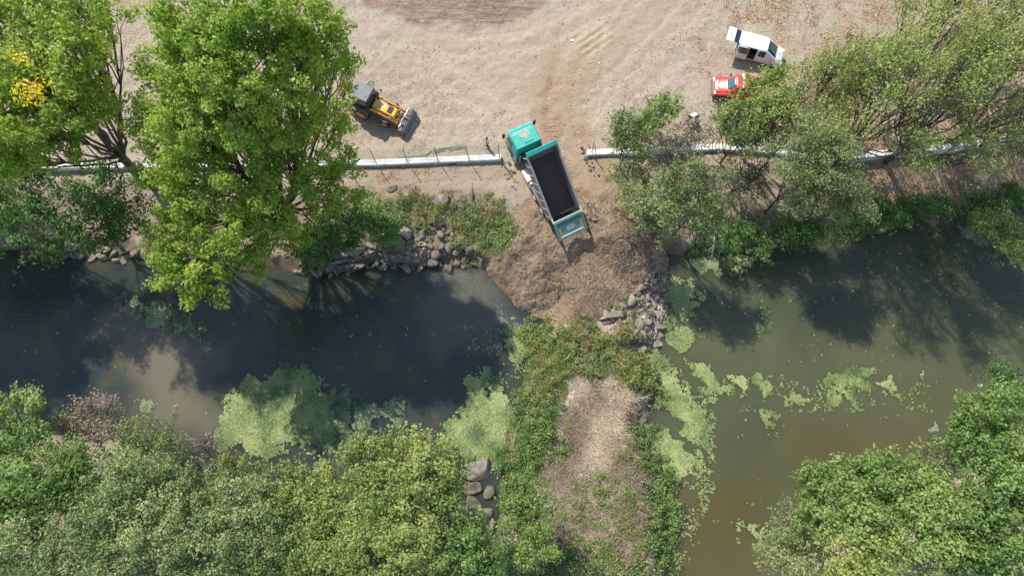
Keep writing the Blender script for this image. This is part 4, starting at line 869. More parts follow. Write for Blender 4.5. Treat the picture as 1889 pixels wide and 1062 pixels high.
def flakes(name, label, n, polys, seed, mat, size=.11, weight=None, z=None, cat='leaf litter'):
    g = np.random.default_rng(seed); Q = []
    for pts, fr in polys:
        V = poly(pts, -.2); lo, hi = V.min(0), V.max(0); q = lo - 1 + (hi - lo + 2) * g.random((int(n * fr * 5), 2)); ww = np.stack([fbm(q[:, 0] * .5, q[:, 1] * .5, 163) - .5, fbm(q[:, 0] * .5, q[:, 1] * .5, 167) - .5], 1) * 5
        k = g.random(len(q)) < sm(sdf(q + ww, V), -.8, 1.4) ** 1.5
        k &= g.random(len(q)) < np.clip((fbm(q[:, 0] * .8, q[:, 1] * .8, 161) - .42) * 6, .03, 1)
        Q.append(q[k][:int(n * fr)])
    q = np.concatenate(Q); n = len(q); zz = surf_z(q[:, 0], q[:, 1]) + .025; k = zz > WZ; q = q[k]; zz = zz[k]; n = len(q)
    nr = g.normal(size=(n, 3)) * .45 + [0, 0, 1]; nr /= np.linalg.norm(nr, axis=1)[:, None]
    me_ = np_mesh(name, leaf_quads(np.column_stack([q, zz]), nr, size * (.35 + .4 * g.random(n)), g), np.arange(n * 4).reshape(-1, 4))
    fattr(me_, 'tint', g.random(n), 'FACE'); tag(mobj(name, me_, M[mat]), label, cat, kind='stuff')
flakes('leaf_litter', 'fallen orange brown leaves under the right hand trees', 30000, [([(1430, -20), (1950, -20), (1950, 330), (1600, 400), (1560, 380), (1440, 230), (1500, 120)], .62), ([(1330, 0), (1440, -10), (1500, 120), (1440, 60), (1340, 40)], .08), ([(1285, 70), (1345, 75), (1338, 135), (1295, 145)], .05), ([(1380, 370), (1450, 365), (1460, 420), (1370, 415)], .06), ([(1290, 380), (1340, 380), (1340, 410), (1290, 410)], .03), ([(660, 305), (800, 305), (770, 340), (670, 345)], .06), ([(1400, 180), (1530, 160), (1540, 270), (1440, 250)], .10)], 51, 'litter')

# ---------------------------------------------------------------- duckweed
CRUMBS = []
def mat_(name, label, pts, seed, thr=.45, leaf='duck', n=None, step=.09, soft=.8, sc=.9, cat='duckweed', bias=0.0, kind=None):
    V = poly(pts, WZ); lo, hi = V.min(0) - .5, V.max(0) + .5
    X, Y = np.meshgrid(np.arange(lo[0], hi[0], step), np.arange(lo[1], hi[1], step)); q = np.stack([X.ravel(), Y.ravel()], 1)
    g = np.random.default_rng(seed)
    wq = q + np.stack([(fbm(q[:, 0] * 1.1, q[:, 1] * 1.1, 171 + seed) - .5) * 2.4, (fbm(q[:, 0] * 1.1, q[:, 1] * 1.1, 175 + seed) - .5) * 2.4], 1)
    d = sdf(wq, V); f = fbm(q[:, 0] * sc * 1.1, q[:, 1] * sc * 1.1, 181 + seed, 3) * .44 + fbm(q[:, 0] * 3.2, q[:, 1] * 3.2, 185 + seed, 3) * .40 + g.random(len(q)) * .12 + .03
    k = (f + .26 * sm(d, -.3, soft) - .26 > thr - .13 + (.045 if thr > .4 else .03)) & (d > -.3)
    # keep the largest connected patch; crumbs join the loose specks
    gw_ = X.shape[1]; K = k.reshape(X.shape); lab = np.zeros(K.shape, int); cur = 0; sizes = [0]
    for i0, j0 in zip(*np.nonzero(K)):
        if lab[i0, j0]: continue
        cur += 1; st = [(i0, j0)]; lab[i0, j0] = cur; c_n = 0
        while st:
            i, j = st.pop(); c_n += 1
            for a in range(max(i - 1, 0), min(i + 2, K.shape[0])):
                for b in range(max(j - 1, 0), min(j + 2, K.shape[1])):
                    if K[a, b] and not lab[a, b]: lab[a, b] = cur; st.append((a, b))
        sizes.append(c_n)
    big = int(np.argmax(sizes)); lf_ = lab.ravel(); CRUMBS.append(q[(lf_ > 0) & (lf_ != big)]); k = lf_ == big
    q = q[k]; n = len(q)
    if not n: return None
    f = f[k]
    P = np.column_stack([q + (g.random((n, 2)) - .5) * step * .7, WZ + .02 + .035 * g.random(n) + .05 * np.clip(f - .55, 0, 1)])
    nr = g.normal(size=(n, 3)) * .16 + [0, 0, 1]; nr /= np.linalg.norm(nr, axis=1)[:, None]
    me_ = np_mesh(name, leaf_quads(P, nr, step * (.75 + .5 * g.random(n)), g, .9), np.arange(n * 4).reshape(-1, 4))
    tt = .5 + bias + (fbm(q[:, 0] * .7, q[:, 1] * .7, 191 + seed) - .5) * 1.5 + g.normal(size=n) * .13
    fattr(me_, 'tint', np.clip(tt, 0, 1), 'FACE')
    return tag(mobj(name, me_, M[leaf]), label, cat, kind=kind)
MATS = [
 ('large light green duckweed mat in the left pond in front of the near trees', [(405, 790), (415, 740), (460, 700), (500, 690), (550, 678), (590, 700), (610, 740), (620, 800), (600, 830), (540, 815), (500, 840), (450, 830), (410, 820)], .34, 'duck', 0),
 ('ragged darker fringe of water plants on the right of the large left mat', [(560, 680), (610, 720), (645, 730), (650, 790), (640, 840), (610, 845), (600, 800), (610, 750), (570, 700)], .50, 'duckdark', .05),
 ('dark green water plant mat between the two light green duckweed mats', [(650, 760), (680, 735), (735, 730), (748, 750), (735, 780), (700, 770), (690, 800), (655, 800)], .49, 'duckdark', 0),
 ('wedge of light green duckweed against the left shore of the peninsula', [(870, 690), (895, 685), (910, 720), (940, 740), (935, 800), (925, 860), (880, 850), (815, 820), (815, 790), (850, 770), (868, 730)], .34, 'duck', .05),
 ('small round duckweed patch above the wedge', [(912, 692), (928, 692), (930, 712), (914, 712)], .40, 'duckdark', .15),
 ('floating island of weeds in the left pond under the broad poplar', [(262, 570), (300, 555), (340, 580), (385, 605), (380, 640), (345, 630), (300, 610), (268, 600)], .46, 'duckdark', .08),
 ('little weed patch left of the floating island of weeds', [(236, 545), (258, 545), (258, 565), (238, 562)], .46, 'duckdark', 0),
 ('thin pale weed raft at the near shore beside the pinkish bush', [(240, 745), (285, 752), (285, 768), (262, 770), (250, 790), (240, 780)], .48, 'duckdark', .2),
 ('duckweed at the left foot of the heap by the foam', [(930, 595), (955, 590), (975, 610), (985, 640), (975, 685), (950, 670), (955, 640), (925, 630)], .42, 'duck', -.08),
 ('yellow green duckweed strip beside the loose rocks right of the heap', [(1222, 515), (1240, 505), (1270, 520), (1290, 540), (1270, 580), (1245, 570), (1235, 590), (1225, 550)], .36, 'duck', .1),
 ('duckweed patch below the strip beside the loose rocks', [(1230, 595), (1275, 590), (1295, 615), (1265, 640), (1225, 640)], .46, 'duck', .02),
 ('long duckweed mat along the right shore under the loose rocks', [(1190, 645), (1225, 650), (1240, 690), (1262, 720), (1285, 745), (1290, 790), (1270, 800), (1240, 770), (1215, 750), (1205, 700)], .38, 'duck', .02),
 ('long yellow green duckweed band along the lower right shore of the peninsula', [(1198, 785), (1225, 785), (1250, 820), (1268, 850), (1255, 890), (1225, 880), (1210, 830)], .32, 'duck', .08),
 ('ragged water plants off the lower right shore', [(1260, 740), (1300, 740), (1310, 790), (1300, 830), (1300, 880), (1270, 880), (1275, 830), (1255, 790)], .53, 'duck', -.05),
 ('little duckweed tongue at the bottom of the right shore', [(1228, 985), (1244, 1000), (1245, 1030), (1228, 1030)], .42, 'duck', .1),
 ('yellowish duckweed scattered along the shore under the shaded gap', [(1345, 465), (1400, 470), (1425, 480), (1390, 500), (1370, 515), (1350, 495)], .50, 'duck', .02),
 ('dark duckweed under the dead white branches', [(1240, 440), (1300, 450), (1335, 475), (1330, 510), (1290, 500), (1255, 490)], .46, 'duckdark', -.02),
 ('duckweed fringe at the upper shore of the right pond', [(1540, 410), (1620, 405), (1700, 395), (1700, 430), (1640, 430), (1560, 428)], .53, 'duck', -.05),
 ('duckweed along the shore under the overhanging branch at the right edge', [(1740, 410), (1850, 415), (1900, 470), (1900, 500), (1860, 490), (1790, 440)], .54, 'duckdark', .1),
 ('round duckweed patch alone in the shaded middle of the right pond', [(1396, 578), (1416, 575), (1428, 590), (1410, 603), (1397, 600)], .40, 'duckdark', .15),
 ('leftmost patch of the row of duckweed across the right pond', [(1290, 675), (1312, 672), (1318, 695), (1343, 705), (1340, 728), (1318, 735), (1300, 715)], .42, 'duck', .06),
 ('second small patch from the left in the row of duckweed', [(1346, 692), (1366, 695), (1384, 718), (1372, 728), (1355, 715)], .44, 'duck', .06),
 ('patch left of the centre of the row of duckweed', [(1392, 690), (1425, 686), (1434, 705), (1428, 730), (1405, 720)], .46, 'duck', .02),
 ('narrow patch standing upright in the row of duckweed', [(1444, 716), (1462, 714), (1462, 750), (1448, 752)], .42, 'duck', .04),
 ('slanting patch right of the narrow one in the row of duckweed', [(1468, 724), (1500, 738), (1508, 725), (1512, 748), (1490, 755), (1470, 742)], .44, 'duck', .04),
 ('largest patch of ragged brownish green duckweed in the right pond', [(1512, 740), (1520, 690), (1560, 678), (1615, 685), (1610, 710), (1580, 720), (1600, 742), (1560, 742), (1530, 745)], .49, 'duck', -.1),
 ('patch at the right end of the row of duckweed', [(1620, 690), (1645, 708), (1648, 722), (1625, 712)], .42, 'duck', .05),
 ('single oval patch below the row of duckweed', [(1400, 755), (1412, 755), (1430, 772), (1424, 778), (1405, 768)], .30, 'duck', .08),
 ('thin weeds at the right of the pond beside the dark bush', [(1695, 685), (1710, 690), (1722, 710), (1710, 722), (1700, 705)], .50, 'duckdark', .1),
 ('small ragged patch near the tip of the lower right trees', [(1362, 960), (1390, 965), (1420, 985), (1412, 998), (1385, 990), (1366, 975)], .47, 'duck', 0),
 ('little ragged patch above the lower right trees', [(1705, 760), (1722, 765), (1730, 790), (1716, 790)], .46, 'duckdark', .2)]
for k, (lb, pts, thr, lf, bi) in enumerate(MATS):
    mat_('duckweed_mat', lb, pts, k, thr, lf, bias=bi, soft=.5 if thr > .4 else .9)
# loose specks of duckweed
def specks():
    g = np.random.default_rng(91); Q = []
    for pts, n in (([(1240, 640), (1320, 700), (1320, 900), (1250, 1060), (1230, 1000), (1260, 900), (1290, 800)], 900), ([(1230, 560), (1900, 420), (1900, 760), (1450, 960), (1240, 1060)], 130), ([(1280, 470), (1900, 400), (1900, 560), (1300, 600)], 130), ([(0, 520), (900, 520), (930, 680), (800, 780), (400, 800), (0, 700)], 60), ([(850, 600), (985, 600), (960, 720), (860, 760)], 90), ([(1330, 690), (1720, 690), (1720, 760), (1330, 760)], 200)):
        V = poly(pts, WZ); lo, hi = V.min(0), V.max(0); q = lo + (hi - lo) * g.random((n * 3, 2)); k = (sdf(q, V) > 0) & (fbm(q[:, 0] * .9, q[:, 1] * .9, 201) > .47); Q.append(q[k][:n])
    q = np.concatenate(Q); c = np.repeat(q, 5, 0) + g.normal(size=(len(q) * 5, 2)) * np.repeat(.015 + .12 * g.random(len(q)) ** 3, 5)[:, None]; n = len(c)
    cr_ = np.concatenate(CRUMBS); c = np.concatenate([c, cr_ + g.normal(size=cr_.shape) * .03]); n = len(c)
    P = np.column_stack([c, np.full(n, WZ + .02) + .01 * g.random(n)]); nr = g.normal(size=(n, 3)) * .05 + [0, 0, 1]; nr /= np.linalg.norm(nr, axis=1)[:, None]
    me_ = np_mesh('floating_duckweed_specks', leaf_quads(P, nr, np.where(np.arange(n) < n - len(cr_), .025 + .06 * g.random(n) ** 2, .075), g, .9), np.arange(n * 4).reshape(-1, 4)); fattr(me_, 'tint', np.clip(.6 + g.normal(size=n) * .25, 0, 1), 'FACE')
    tag(mobj('floating_duckweed_specks', me_, M['duck']), 'single specks of duckweed and fallen leaves floating on both ponds', 'duckweed', kind='stuff')
specks()
# foam where the water runs round the heap
def foam():
    g = np.random.default_rng(95); Q = []
    for pts, n, w_ in (([(918, 575), (930, 598), (975, 598)], 420, .22), ([(925, 560), (918, 600), (925, 640)], 240, .35), ([(860, 640), (900, 645), (930, 630)], 260, .12), ([(770, 500), (850, 505), (900, 510)], 200, .5), ([(840, 520), (900, 560)], 40, .9)):
        V = poly(pts, WZ); i = g.integers(len(V) - 1, size=n); tt = g.random(n)[:, None]; Q.append(V[i] * (1 - tt) + V[i + 1] * tt + g.normal(size=(n, 2)) * w_)
    q = np.concatenate(Q); k = fbm(q[:, 0] * 1.6, q[:, 1] * 1.6, 211) > .47; q = q[k]; n = len(q)
    P = np.column_stack([q, np.full(n, WZ + .012) + .01 * g.random(n)]); nr = g.normal(size=(n, 3)) * .1 + [0, 0, 1]; nr /= np.linalg.norm(nr, axis=1)[:, None]
    m, t, p = nodes('white foam'); p.inputs['Base Color'].default_value = (.42, .42, .40, 1); p.inputs['Roughness'].default_value = .8
    me_ = np_mesh('foam', leaf_quads(P, nr, .010 + .028 * g.random(n) ** 2, g, .8), np.arange(n * 4).reshape(-1, 4))
    tag(mobj('foam', me_, m), 'streaks of white foam at the left foot of the gravel heap', 'foam', kind='stuff')
foam()

# dead branches lying at the shore
def deadbranch(label, px, py, z, ang, L, seed, n=14, rise=.35, name='dead_branch'):
    g = np.random.default_rng(seed); lines = []; a = np.zeros(3)
    def rec(p, d, l, r, k):
        q = p + d * l; lines.append((curve(p, q, .02, 5, g, .06), np.linspace(r, r * .5, 5)))
        if k == 0: return
        for _ in range(3 if k > 1 else 4):
            s = p + (q - p) * g.uniform(.35, 1); dd = d + g.normal(size=3) * np.array([.7, .7, .3]); dd /= np.linalg.norm(dd); rec(s, dd, l * g.uniform(.5, .75), r * .5, k - 1)
    for j in range(n):
        aa = ang + g.normal() * .9; rec(a, np.array([math.cos(aa), math.sin(aa), rise * g.random() + .1]), L * g.uniform(.5, 1), .04, 2)
    c = at(px, py, z); tag(mobj(name, tubes_mesh(name, lines), M['deadbark'], loc=c), label, 'branch')
deadbranch('dead bush of bare white branches hanging over the dark shore right of the heap', 1320, 425, -.9, R(-80), 1.5, 1, 8)
deadbranch('bare grey twigs at the foot of the pale willow', 1385, 360, .3, R(-70), 1.3, 2, 5)
deadbranch('bare brown branches over the rocks on the right edge of the peninsula', 1165, 735, -1.6, R(30), 1.0, 3, 4)
deadbranch('dead stick lying across the loose rocks right of the heap', 1155, 633, -1.9, R(0), 1.0, 4, 1, .05)
deadbranch('bare curved twigs rising over the near shore beside the muddy patch', 378, 822, 1.2, R(70), .9, 5, 6, .9)
deadbranch('reddish bare twigs on top of the pinkish brown bush', 195, 752, 3.2, R(80), .9, 6, 6, .8)

# ---------------------------------------------------------------- concrete wall and its fence
m, t, p = nodes('weathered white concrete'); co = objpos(t); n1 = noise(t, 1.4, 7, co, .7); n2 = noise(t, 16, 4, co)
f = math_(t, 'ADD', math_(t, 'MULTIPLY', n1.outputs[0], .7), math_(t, 'MULTIPLY', n2.outputs[0], .3))
t.links.new(ramp(t, [(.32, (.27, .25, .22)), (.45, (.55, .54, .52)), (.6, (.74, .74, .73))], f).outputs[0], p.inputs['Base Color']); p.inputs['Roughness'].default_value = .85
t.links.new(bump(t, f, .02), p.inputs['Normal']); M['concrete'] = m
WH = .45
def wallpath(pts): return [at(a, b, WH) for a, b in pts]
def wall(name, label, path, tilt=None):
    e = MB(); caps = []
    for i in range(len(path) - 1):
        a, b = path[i], path[i + 1]; L = np.hypot(*(b - a)[:2]); n = max(1, int(round(L / 2.45))); d = (b - a) / L
        for k in range(n):
            p0 = a + d * L * k / n + d * .012; p1 = a + d * L * (k + 1) / n - d * .012; c = (p0 + p1) / 2
            e.box((c[0], c[1], WH / 2 - .35), (np.hypot(*(p1 - p0)[:2]), .50, WH + .7), Matrix.Rotation(math.atan2(d[1], d[0]), 3, 'Z'), .999)
    return tag(e.build(name, M['concrete'], bevel=.02), label, 'wall')
LWP = wallpath([(-400, 306), (100, 305), (420, 303), (690, 299.5), (925, 289)])
RWP = wallpath([(1083, 281), (1327, 270), (1428, 277), (1512, 293), (1640, 281), (1760, 269), (1889, 252), (2200, 222)])
wall('concrete_wall', 'low white concrete wall from the left edge to the truck', LWP)
wall('concrete_wall', 'low white concrete wall from the dirt lane to the right edge', RWP)
def wx(path, px):
    """point on a wall top whose photo column is px"""
    best = None
    for i in range(len(path) - 1):
        for k in range(200):
            p = path[i] + (path[i + 1] - path[i]) * k / 200
            st, ct = math.sin(TILT), math.cos(TILT); f = p[1] * st - (p[2] - H) * ct; u = 944.5 + FPX * p[0] / f
            if best is None or abs(u - px) < best[0]: best = (abs(u - px), p)
    return best[1]
def fence(name, label, path, cols, hgt, net, braces=(), lean=0.0, seed=0):
    g = np.random.default_rng(seed); pts = [wx(path, c) for c in cols]; b = pts[0]
    e = empty(name, (b[0], b[1], WH), label=label, cat='fence')
    tops = []
    for q in pts:
        o = q - b; l = Vector((g.normal() * .05 + lean, g.normal() * .05, 0)); tp = Vector((o[0], o[1], hgt)) + l
        MB().tube([(o[0], o[1], -.05), tp, tp + Vector((.02, .12, .16))], [.035, .032, .028], 8).build('post', M['postm'], e); tops.append(tp)
    for c in braces:
        q = wx(path, c) - b; MB().tube([(q[0], q[1], hgt * .75), (q[0] + .35, q[1] - .75, -.3)], .03, 7).build('brace', M['postm'], e)
    if net:
        mb = MB()
        for i in range(len(pts) - 1):
            a = Vector(pts[i] - b); c = Vector(pts[i + 1] - b); L = (c - a).length; d = (c - a) / L; n = int(L / .11); up = Vector((0, 0, 1))
            def P(s, z): return a + d * min(max(s, 0), L) + up * z + Vector((0, .04, 0))
            hn = hgt - .1
            for k in range(-int(hn / .11), n + 1):
                for sg in (1, -1):
                    s0 = k * .11 if sg > 0 else (n - k) * .11; z0, z1 = .02, hn; s1 = s0 + sg * hn
                    if sg > 0:
                        if s0 < 0: z0 = z0 - s0; s0 = 0
                        if s1 > L: z1 = z1 - (s1 - L); s1 = L
                    else:
                        if s0 > L: z0 = z0 + (s0 - L); s0 = L
                        if s1 < 0: z1 = z1 + s1; s1 = 0
                    if z1 - z0 < .05: continue
                    p0, p1 = P(s0, z0), P(s1, z1); w_ = up * .003
                    mb.add([p0 - w_, p1 - w_, p1 + w_, p0 + w_], [(0, 1, 2, 3)])
            for z in (.05, hn * .5, hn): mb.tube([P(0, z), P(L / 2, z - .03), P(L, z)], .006, 4, False)
        mb.build('wire_mesh', M['fgreen'], e)
    return e
fence('chain_link_fence', 'dark fence posts with thin green wire mesh on the wall left of the truck', LWP, [520, 576, 635, 694, 751, 808, 864, 921], 2.05, True, (), -.04, 1)
fence('wire_fence', 'short run of dark posts at the wall end right of the lane', RWP, [1092, 1148, 1205], 1.7, False, (1094,), 0, 2)
fence('wire_fence', 'pair of dark braced posts on the wall amid the thicket', RWP, [1306, 1318], 1.9, False, (1306, 1318), .05, 3)
fence('wire_fence', 'dark posts along the wall under the sparse pale trees at the right edge', RWP, [1593, 1650, 1708, 1765, 1822, 1880], 1.75, False, (), .06, 4)
def netroll(label, p0, p1, wd, rise, seed, z=.1):
    a = at(*p0, z); b = at(*p1, z); L = np.hypot(*(b - a)[:2]); d = (b - a) / L; n = np.array([-d[1], d[0], 0]); mb = MB(); g = np.random.default_rng(seed)
    K = int(L / .09)
    def P(s, v): return Vector(d * s + n * v * wd + np.array([0, 0, 1.0]) * (rise * (.5 + .5 * math.sin(s * 2.2 + seed)) * v))
    for k in range(-8, K):
        for sg in (1, -1):
            s0 = k * .09; s1 = s0 + sg * wd
            if min(s0, s1) < 0 or max(s0, s1) > L: continue
            w_ = Vector(d) * .010; mb.add([P(s0, 0) - w_, P(s1, 1) - w_, P(s1, 1) + w_, P(s0, 0) + w_], [(0, 1, 2, 3)])
    mb.tube([P(0, 0), P(L * .5, 0), P(L, 0)], .022, 6); mb.tube([P(0, 1), P(L * .5, 1), P(L, 1)], .022, 6); mb.tube([P(0, 0), P(0, 1)], .02, 6); mb.tube([P(L, 0), P(L, 1)], .02, 6)
    tag(mb.build('fallen_fence_panel', M['fgreen'], loc=a), label, 'fence panel')
netroll('long fallen green mesh panel lying behind the wall, nearest the standing person', (800, 283), (858, 272), .28, .12, 1)
netroll('second fallen green mesh panel lying close along the wall', (737, 293), (785, 289), .12, .1, 2)
netroll('short bent end of green mesh leaning up at the wall', (786, 289), (796, 279), .10, .3, 3)
# flat dark disc with a rim and cross bars
q = gpt(835, 307); MB().lathe_y([(0, 0), (0, .34), (.05, .36), (.09, .36), (.09, .30), (.075, .28), (.075, 0)], 0, 0, 32)
cv = MB(); V = []
for z, r in ((0, .36), (.06, .36), (.075, .33), (.06, .30), (.06, .02)): V += [(r * math.cos(2 * math.pi * k / 32), r * math.sin(2 * math.pi * k / 32), z) for k in range(32)]
cv.add(V, [(a * 32 + k, a * 32 + (k + 1) % 32, (a + 1) * 32 + (k + 1) % 32, (a + 1) * 32 + k) for a in range(4) for k in range(32)] + [tuple(range(128, 160))])
for k in range(-2, 3): cv.box((0, k * .1, .068), (.44, .025, .02))
tag(cv.build('dark_disc', M['dgrey'], loc=(q[0], q[1], q[2] - .01)), 'dark round disc lying on the dry ground below the wall', 'cover')
for a, b, s, lb in ((1055, 75, .22, 'small white scrap lying alone on the open soil near the top'), (1105, 117, .12, 'tiny white scrap on the soil right of the yellowish ruts'), (1810, 307, .16, 'small white scrap on the ground below the wall at the right'), (1610, 355, .10, 'tiny white scrap in the shade below the wall at the right'), (1260, 228, .16, 'white scrap lying by the feet of the two people')):
    g = np.random.default_rng(int(a)); q = gpt(a, b); n = 7; V = [(math.cos(2 * math.pi * k / n) * s * g.uniform(.5, 1), math.sin(2 * math.pi * k / n) * s * g.uniform(.4, .9), .03 + .06 * g.random()) for k in range(n)]
    V2 = [(x_, y_, z_ + .006) for x_, y_, z_ in V]
    mb = MB().add(V + V2, [tuple(range(n)), tuple(range(n, 2 * n))] + [(k, (k + 1) % n, (k + 1) % n + n, k + n) for k in range(n)]); tag(mb.build('paper_scrap', M['offwhite'], loc=q), lb, 'litter')

# ---------------------------------------------------------------- wheels
def wheel(parent, name, x, y, z, r, wd, rimmat, out=1, steer=0.0):
    """tyre with tread and dished rim; y is the outer face, out=+1/-1 the side it faces"""
    s = -out
    e = MB(); pr = [(0, r * .60), (s * -.0, r * .66), (s * -.012, r * .86), (s * .02, r * .97), (s * .06, r), (s * (wd - .06), r), (s * (wd - .02), r * .97), (s * wd, r * .8), (s * wd, r * .58)]
    e.lathe_y(pr, 0, 0, 30)
    for k in range(30):
        a = 2 * math.pi * k / 30
        for h_ in (0, 1):
            c = Vector((r * 1.005 * math.cos(a + h_ * .1), s * wd * (.3 + .4 * h_), r * 1.005 * math.sin(a + h_ * .1)))
            e.box(c, (.03 * r * 2, wd * .38, .05 * r), Matrix.Rotation(-a - math.pi / 2 - h_ * .1, 3, 'Y') @ Matrix.Rotation(.5 if h_ else -.5, 3, 'Z'))
    o = e.build(name, M['rubber'], parent, smooth=False, loc=(x, y, z)); o.rotation_euler = (0, 0, steer)
    b = MB(); b.lathe_y([(s * .02, r * .61), (s * .0, r * .57), (s * .06, r * .52), (s * .10, r * .30), (s * .05, r * .22), (s * .0, r * .16), (s * -.01, 0)], 0, 0, 24)
    for k in range(8):
        a = 2 * math.pi * k / 8; c = (r * .38 * math.cos(a), s * .075, r * .38 * math.sin(a)); b.cyl(c, (c[0], c[1] - s * .03, c[2]), .018, n=6)
    b.build('rim', M[rimmat], o)
    return o

def text_mesh(txt, size, depth=.004, bold=0.0):
    cu = bpy.data.curves.new('lettering', 'FONT'); cu.body = txt; cu.size = size; cu.extrude = depth; cu.offset = bold; cu.align_x = 'CENTER'; cu.align_y = 'CENTER'
    o = bpy.data.objects.new('tmp', cu); COL.objects.link(o); bpy.context.view_layer.update()
    me_ = bpy.data.meshes.new_from_object(o.evaluated_get(bpy.context.evaluated_depsgraph_get())); bpy.data.objects.remove(o); me_.materials.clear(); return me_

# ---------------------------------------------------------------- tipper truck
TH = R(116.6); tp = (4.1, 20.55)
truck = empty('tipper_truck', (tp[0], tp[1], 0.0), TH, label='teal tipper truck with raised grey bed and open tailgate over the gravel heap', cat='truck')
ch = MB()
for y in (-.42, .42): ch.box((3.7, y, .92), (8.2, .10, .26))
for x in (-.2, 1.0, 2.4, 3.6, 4.8, 6.2, 7.6): ch.box((x, 0, .92), (.12, .78, .20))
ch.box((6.9, 0, .85), (1.2, .8, .7))
ch.cyl((1.2, -.9, .52), (1.2, .9, .52), .11); ch.cyl((2.55, -.9, .52), (2.55, .9, .52), .11); ch.cyl((6.35, -.95, .52), (6.35, .95, .52), .09)
ch.build('chassis', M['blackm'], truck, bevel=.01)
for x in (1.2, 2.55):
    for s in (1, -1):
        wheel(truck, 'wheel', x, s * 1.24, .52, .52, .30, 'offwhite', s); wheel(truck, 'wheel', x, s * .90, .52, .52, .28, 'offwhite', s)
for s in (1, -1): wheel(truck, 'wheel', 6.35, s * 1.22, .52, .52, .31, 'offwhite', s, R(6))
for s in (1, -1):
    MB().prism([(5.6, .75), (5.7, 1.02), (5.95, 1.14), (6.75, 1.14), (7.0, 1.02), (7.1, .75), (7.02, .75), (6.9, .95), (6.7, 1.07), (6.0, 1.07), (5.8, .95), (5.7, .75)], s * .93, s * 1.25).build('mudguard', M['dgrey'], truck, bevel=.01)
    MB().prism([(.45, .95), (.55, 1.14), (3.2, 1.14), (3.3, .95), (3.22, .95), (3.15, 1.08), (.62, 1.08), (.53, .95)], s * .62, s * 1.26).build('mudguard', M['dgrey'], truck, bevel=.01)
# left side: pale fuel tank and rails, right side: box and air tanks
MB().box((4.35, 1.0, .80), (1.15, .48, .50)).build('fuel_tank', M['offwhite'], truck, bevel=.06)
MB().cyl((3.55, 1.12, .85), (3.55, .80, .85), .15).cyl((3.55, 1.12, .55), (3.55, .80, .55), .12).build('air_tank', M['silver'], truck)
MB().box((4.3, -1.0, .78), (1.0, .46, .52)).build('tool_box', M['dgrey'], truck, bevel=.03)
for s in (1, -1):
    MB().tube([(3.45, s * 1.2, .45), (5.0, s * 1.2, .45)], .025).tube([(3.45, s * 1.2, .75), (5.0, s * 1.2, .75)], .025).tube([(3.45, s * 1.2, .40), (3.45, s * 1.2, 1.0)], .025).build('side_guard', M['silver'], truck)
# cab
def ring(x, hw, tw, z0, z1, z2, r=.14):
    h = [(hw * .96, z0), (hw, z0 + .1), (hw, z1), (tw + (hw - tw) * .35, z1 + (z2 - z1) * .62), (tw, z2 - r), (tw - r * .35, z2 - r * .3), (tw - r, z2)]
    return [(x, y, z) for y, z in h] + [(x, -y, z) for y, z in reversed(h)]
def loft(mb, rings):
    n = len(rings[0]); V = [p for r in rings for p in r]; F = []
    for i in range(len(rings) - 1):
        for k in range(n): F.append((i * n + k, i * n + (k + 1) % n, (i + 1) * n + (k + 1) % n, (i + 1) * n + k))
    F.append(tuple(range(n))); F.append(tuple((len(rings) - 1) * n + k for k in range(n)))
    return mb.add(V, F)
cabm = MB()
loft(cabm, [ring(5.92, 1.20, 1.10, 1.12, 1.95, 2.88, .1), ring(5.97, 1.22, 1.12, 1.10, 1.95, 2.94), ring(7.2, 1.22, 1.12, 1.0, 1.95, 2.98), ring(7.52, 1.21, 1.08, .75, 1.9, 2.93), ring(7.70, 1.19, 1.04, .70, 1.85, 2.74, .1), ring(7.95, 1.16, 1.05, .68, 1.75, 1.95, .06), ring(8.02, 1.10, 1.05, .72, 1.6, 1.72, .05)])
cab = cabm.build('cab', M['teal'], truck, bevel=.02)
MB().plate([(7.735, .93, 2.62), (7.735, -.93, 2.62), (7.965, -1.0, 1.99), (7.965, 1.0, 1.99)], .015).build('windscreen', M['glass'], cab)
for s in (1, -1):
    q = [(6.75, s * 1.225, 2.0), (7.62, s * 1.215, 2.0), (7.5, s * 1.135, 2.62), (6.78, s * 1.14, 2.66)]
    MB().plate(q if s > 0 else q[::-1], .012 * -1).build('side_window', M['glass'], cab)
    MB().tube([(7.70, s * 1.12, 2.60), (7.86, s * 1.42, 2.66), (7.86, s * 1.44, 2.05), (7.75, s * 1.2, 1.95)], .018).build('mirror_arm', M['blackm'], cab)
    MB().box((7.86, s * 1.44, 2.42), (.10, .26, .42)).box((7.86, s * 1.44, 2.07), (.10, .24, .18)).build('mirror', M['blackm'], cab, bevel=.03)
    MB().box((7.30, s * 1.24, .62), (.6, .05, .08)).box((7.30, s * 1.26, .90), (.6, .06, .06)).build('step', M['blackm'], cab)
    MB().box((6.85, s * 1.24, 1.85), (.16, .03, .04)).build('handle', M['blackm'], cab)
    MB().box((8.06, s * .82, .80), (.05, .42, .22)).build('headlight', M['lens'], truck, bevel=.02)
MB().box((7.98, 0, .66), (.22, 2.36, .42)).build('bumper', M['dgrey'], truck, bevel=.05)
MB().box((8.03, 0, 1.32), (.03, 1.7, .55)).box((8.05, 0, 1.2), (.03, 1.6, .03)).box((8.05, 0, 1.45), (.03, 1.6, .03)).build('grille', M['blackm'], cab, bevel=.01)
MB().box((7.72, 0, 2.86), (.26, 2.0, .03), Matrix.Rotation(R(20), 3, 'Y')).build('sun_visor', M['teal'], cab, bevel=.01)
for s in (.9, -.9): MB().cyl((7.42, s, 2.96), (7.42, s, 3.03), .04, n=10).build('roof_lamp', M['amber'], cab)
MB().box((6.65, -.1, 2.985), (.9, .75, .02)).build('roof_hatch', M['teal'], cab, bevel=.01)
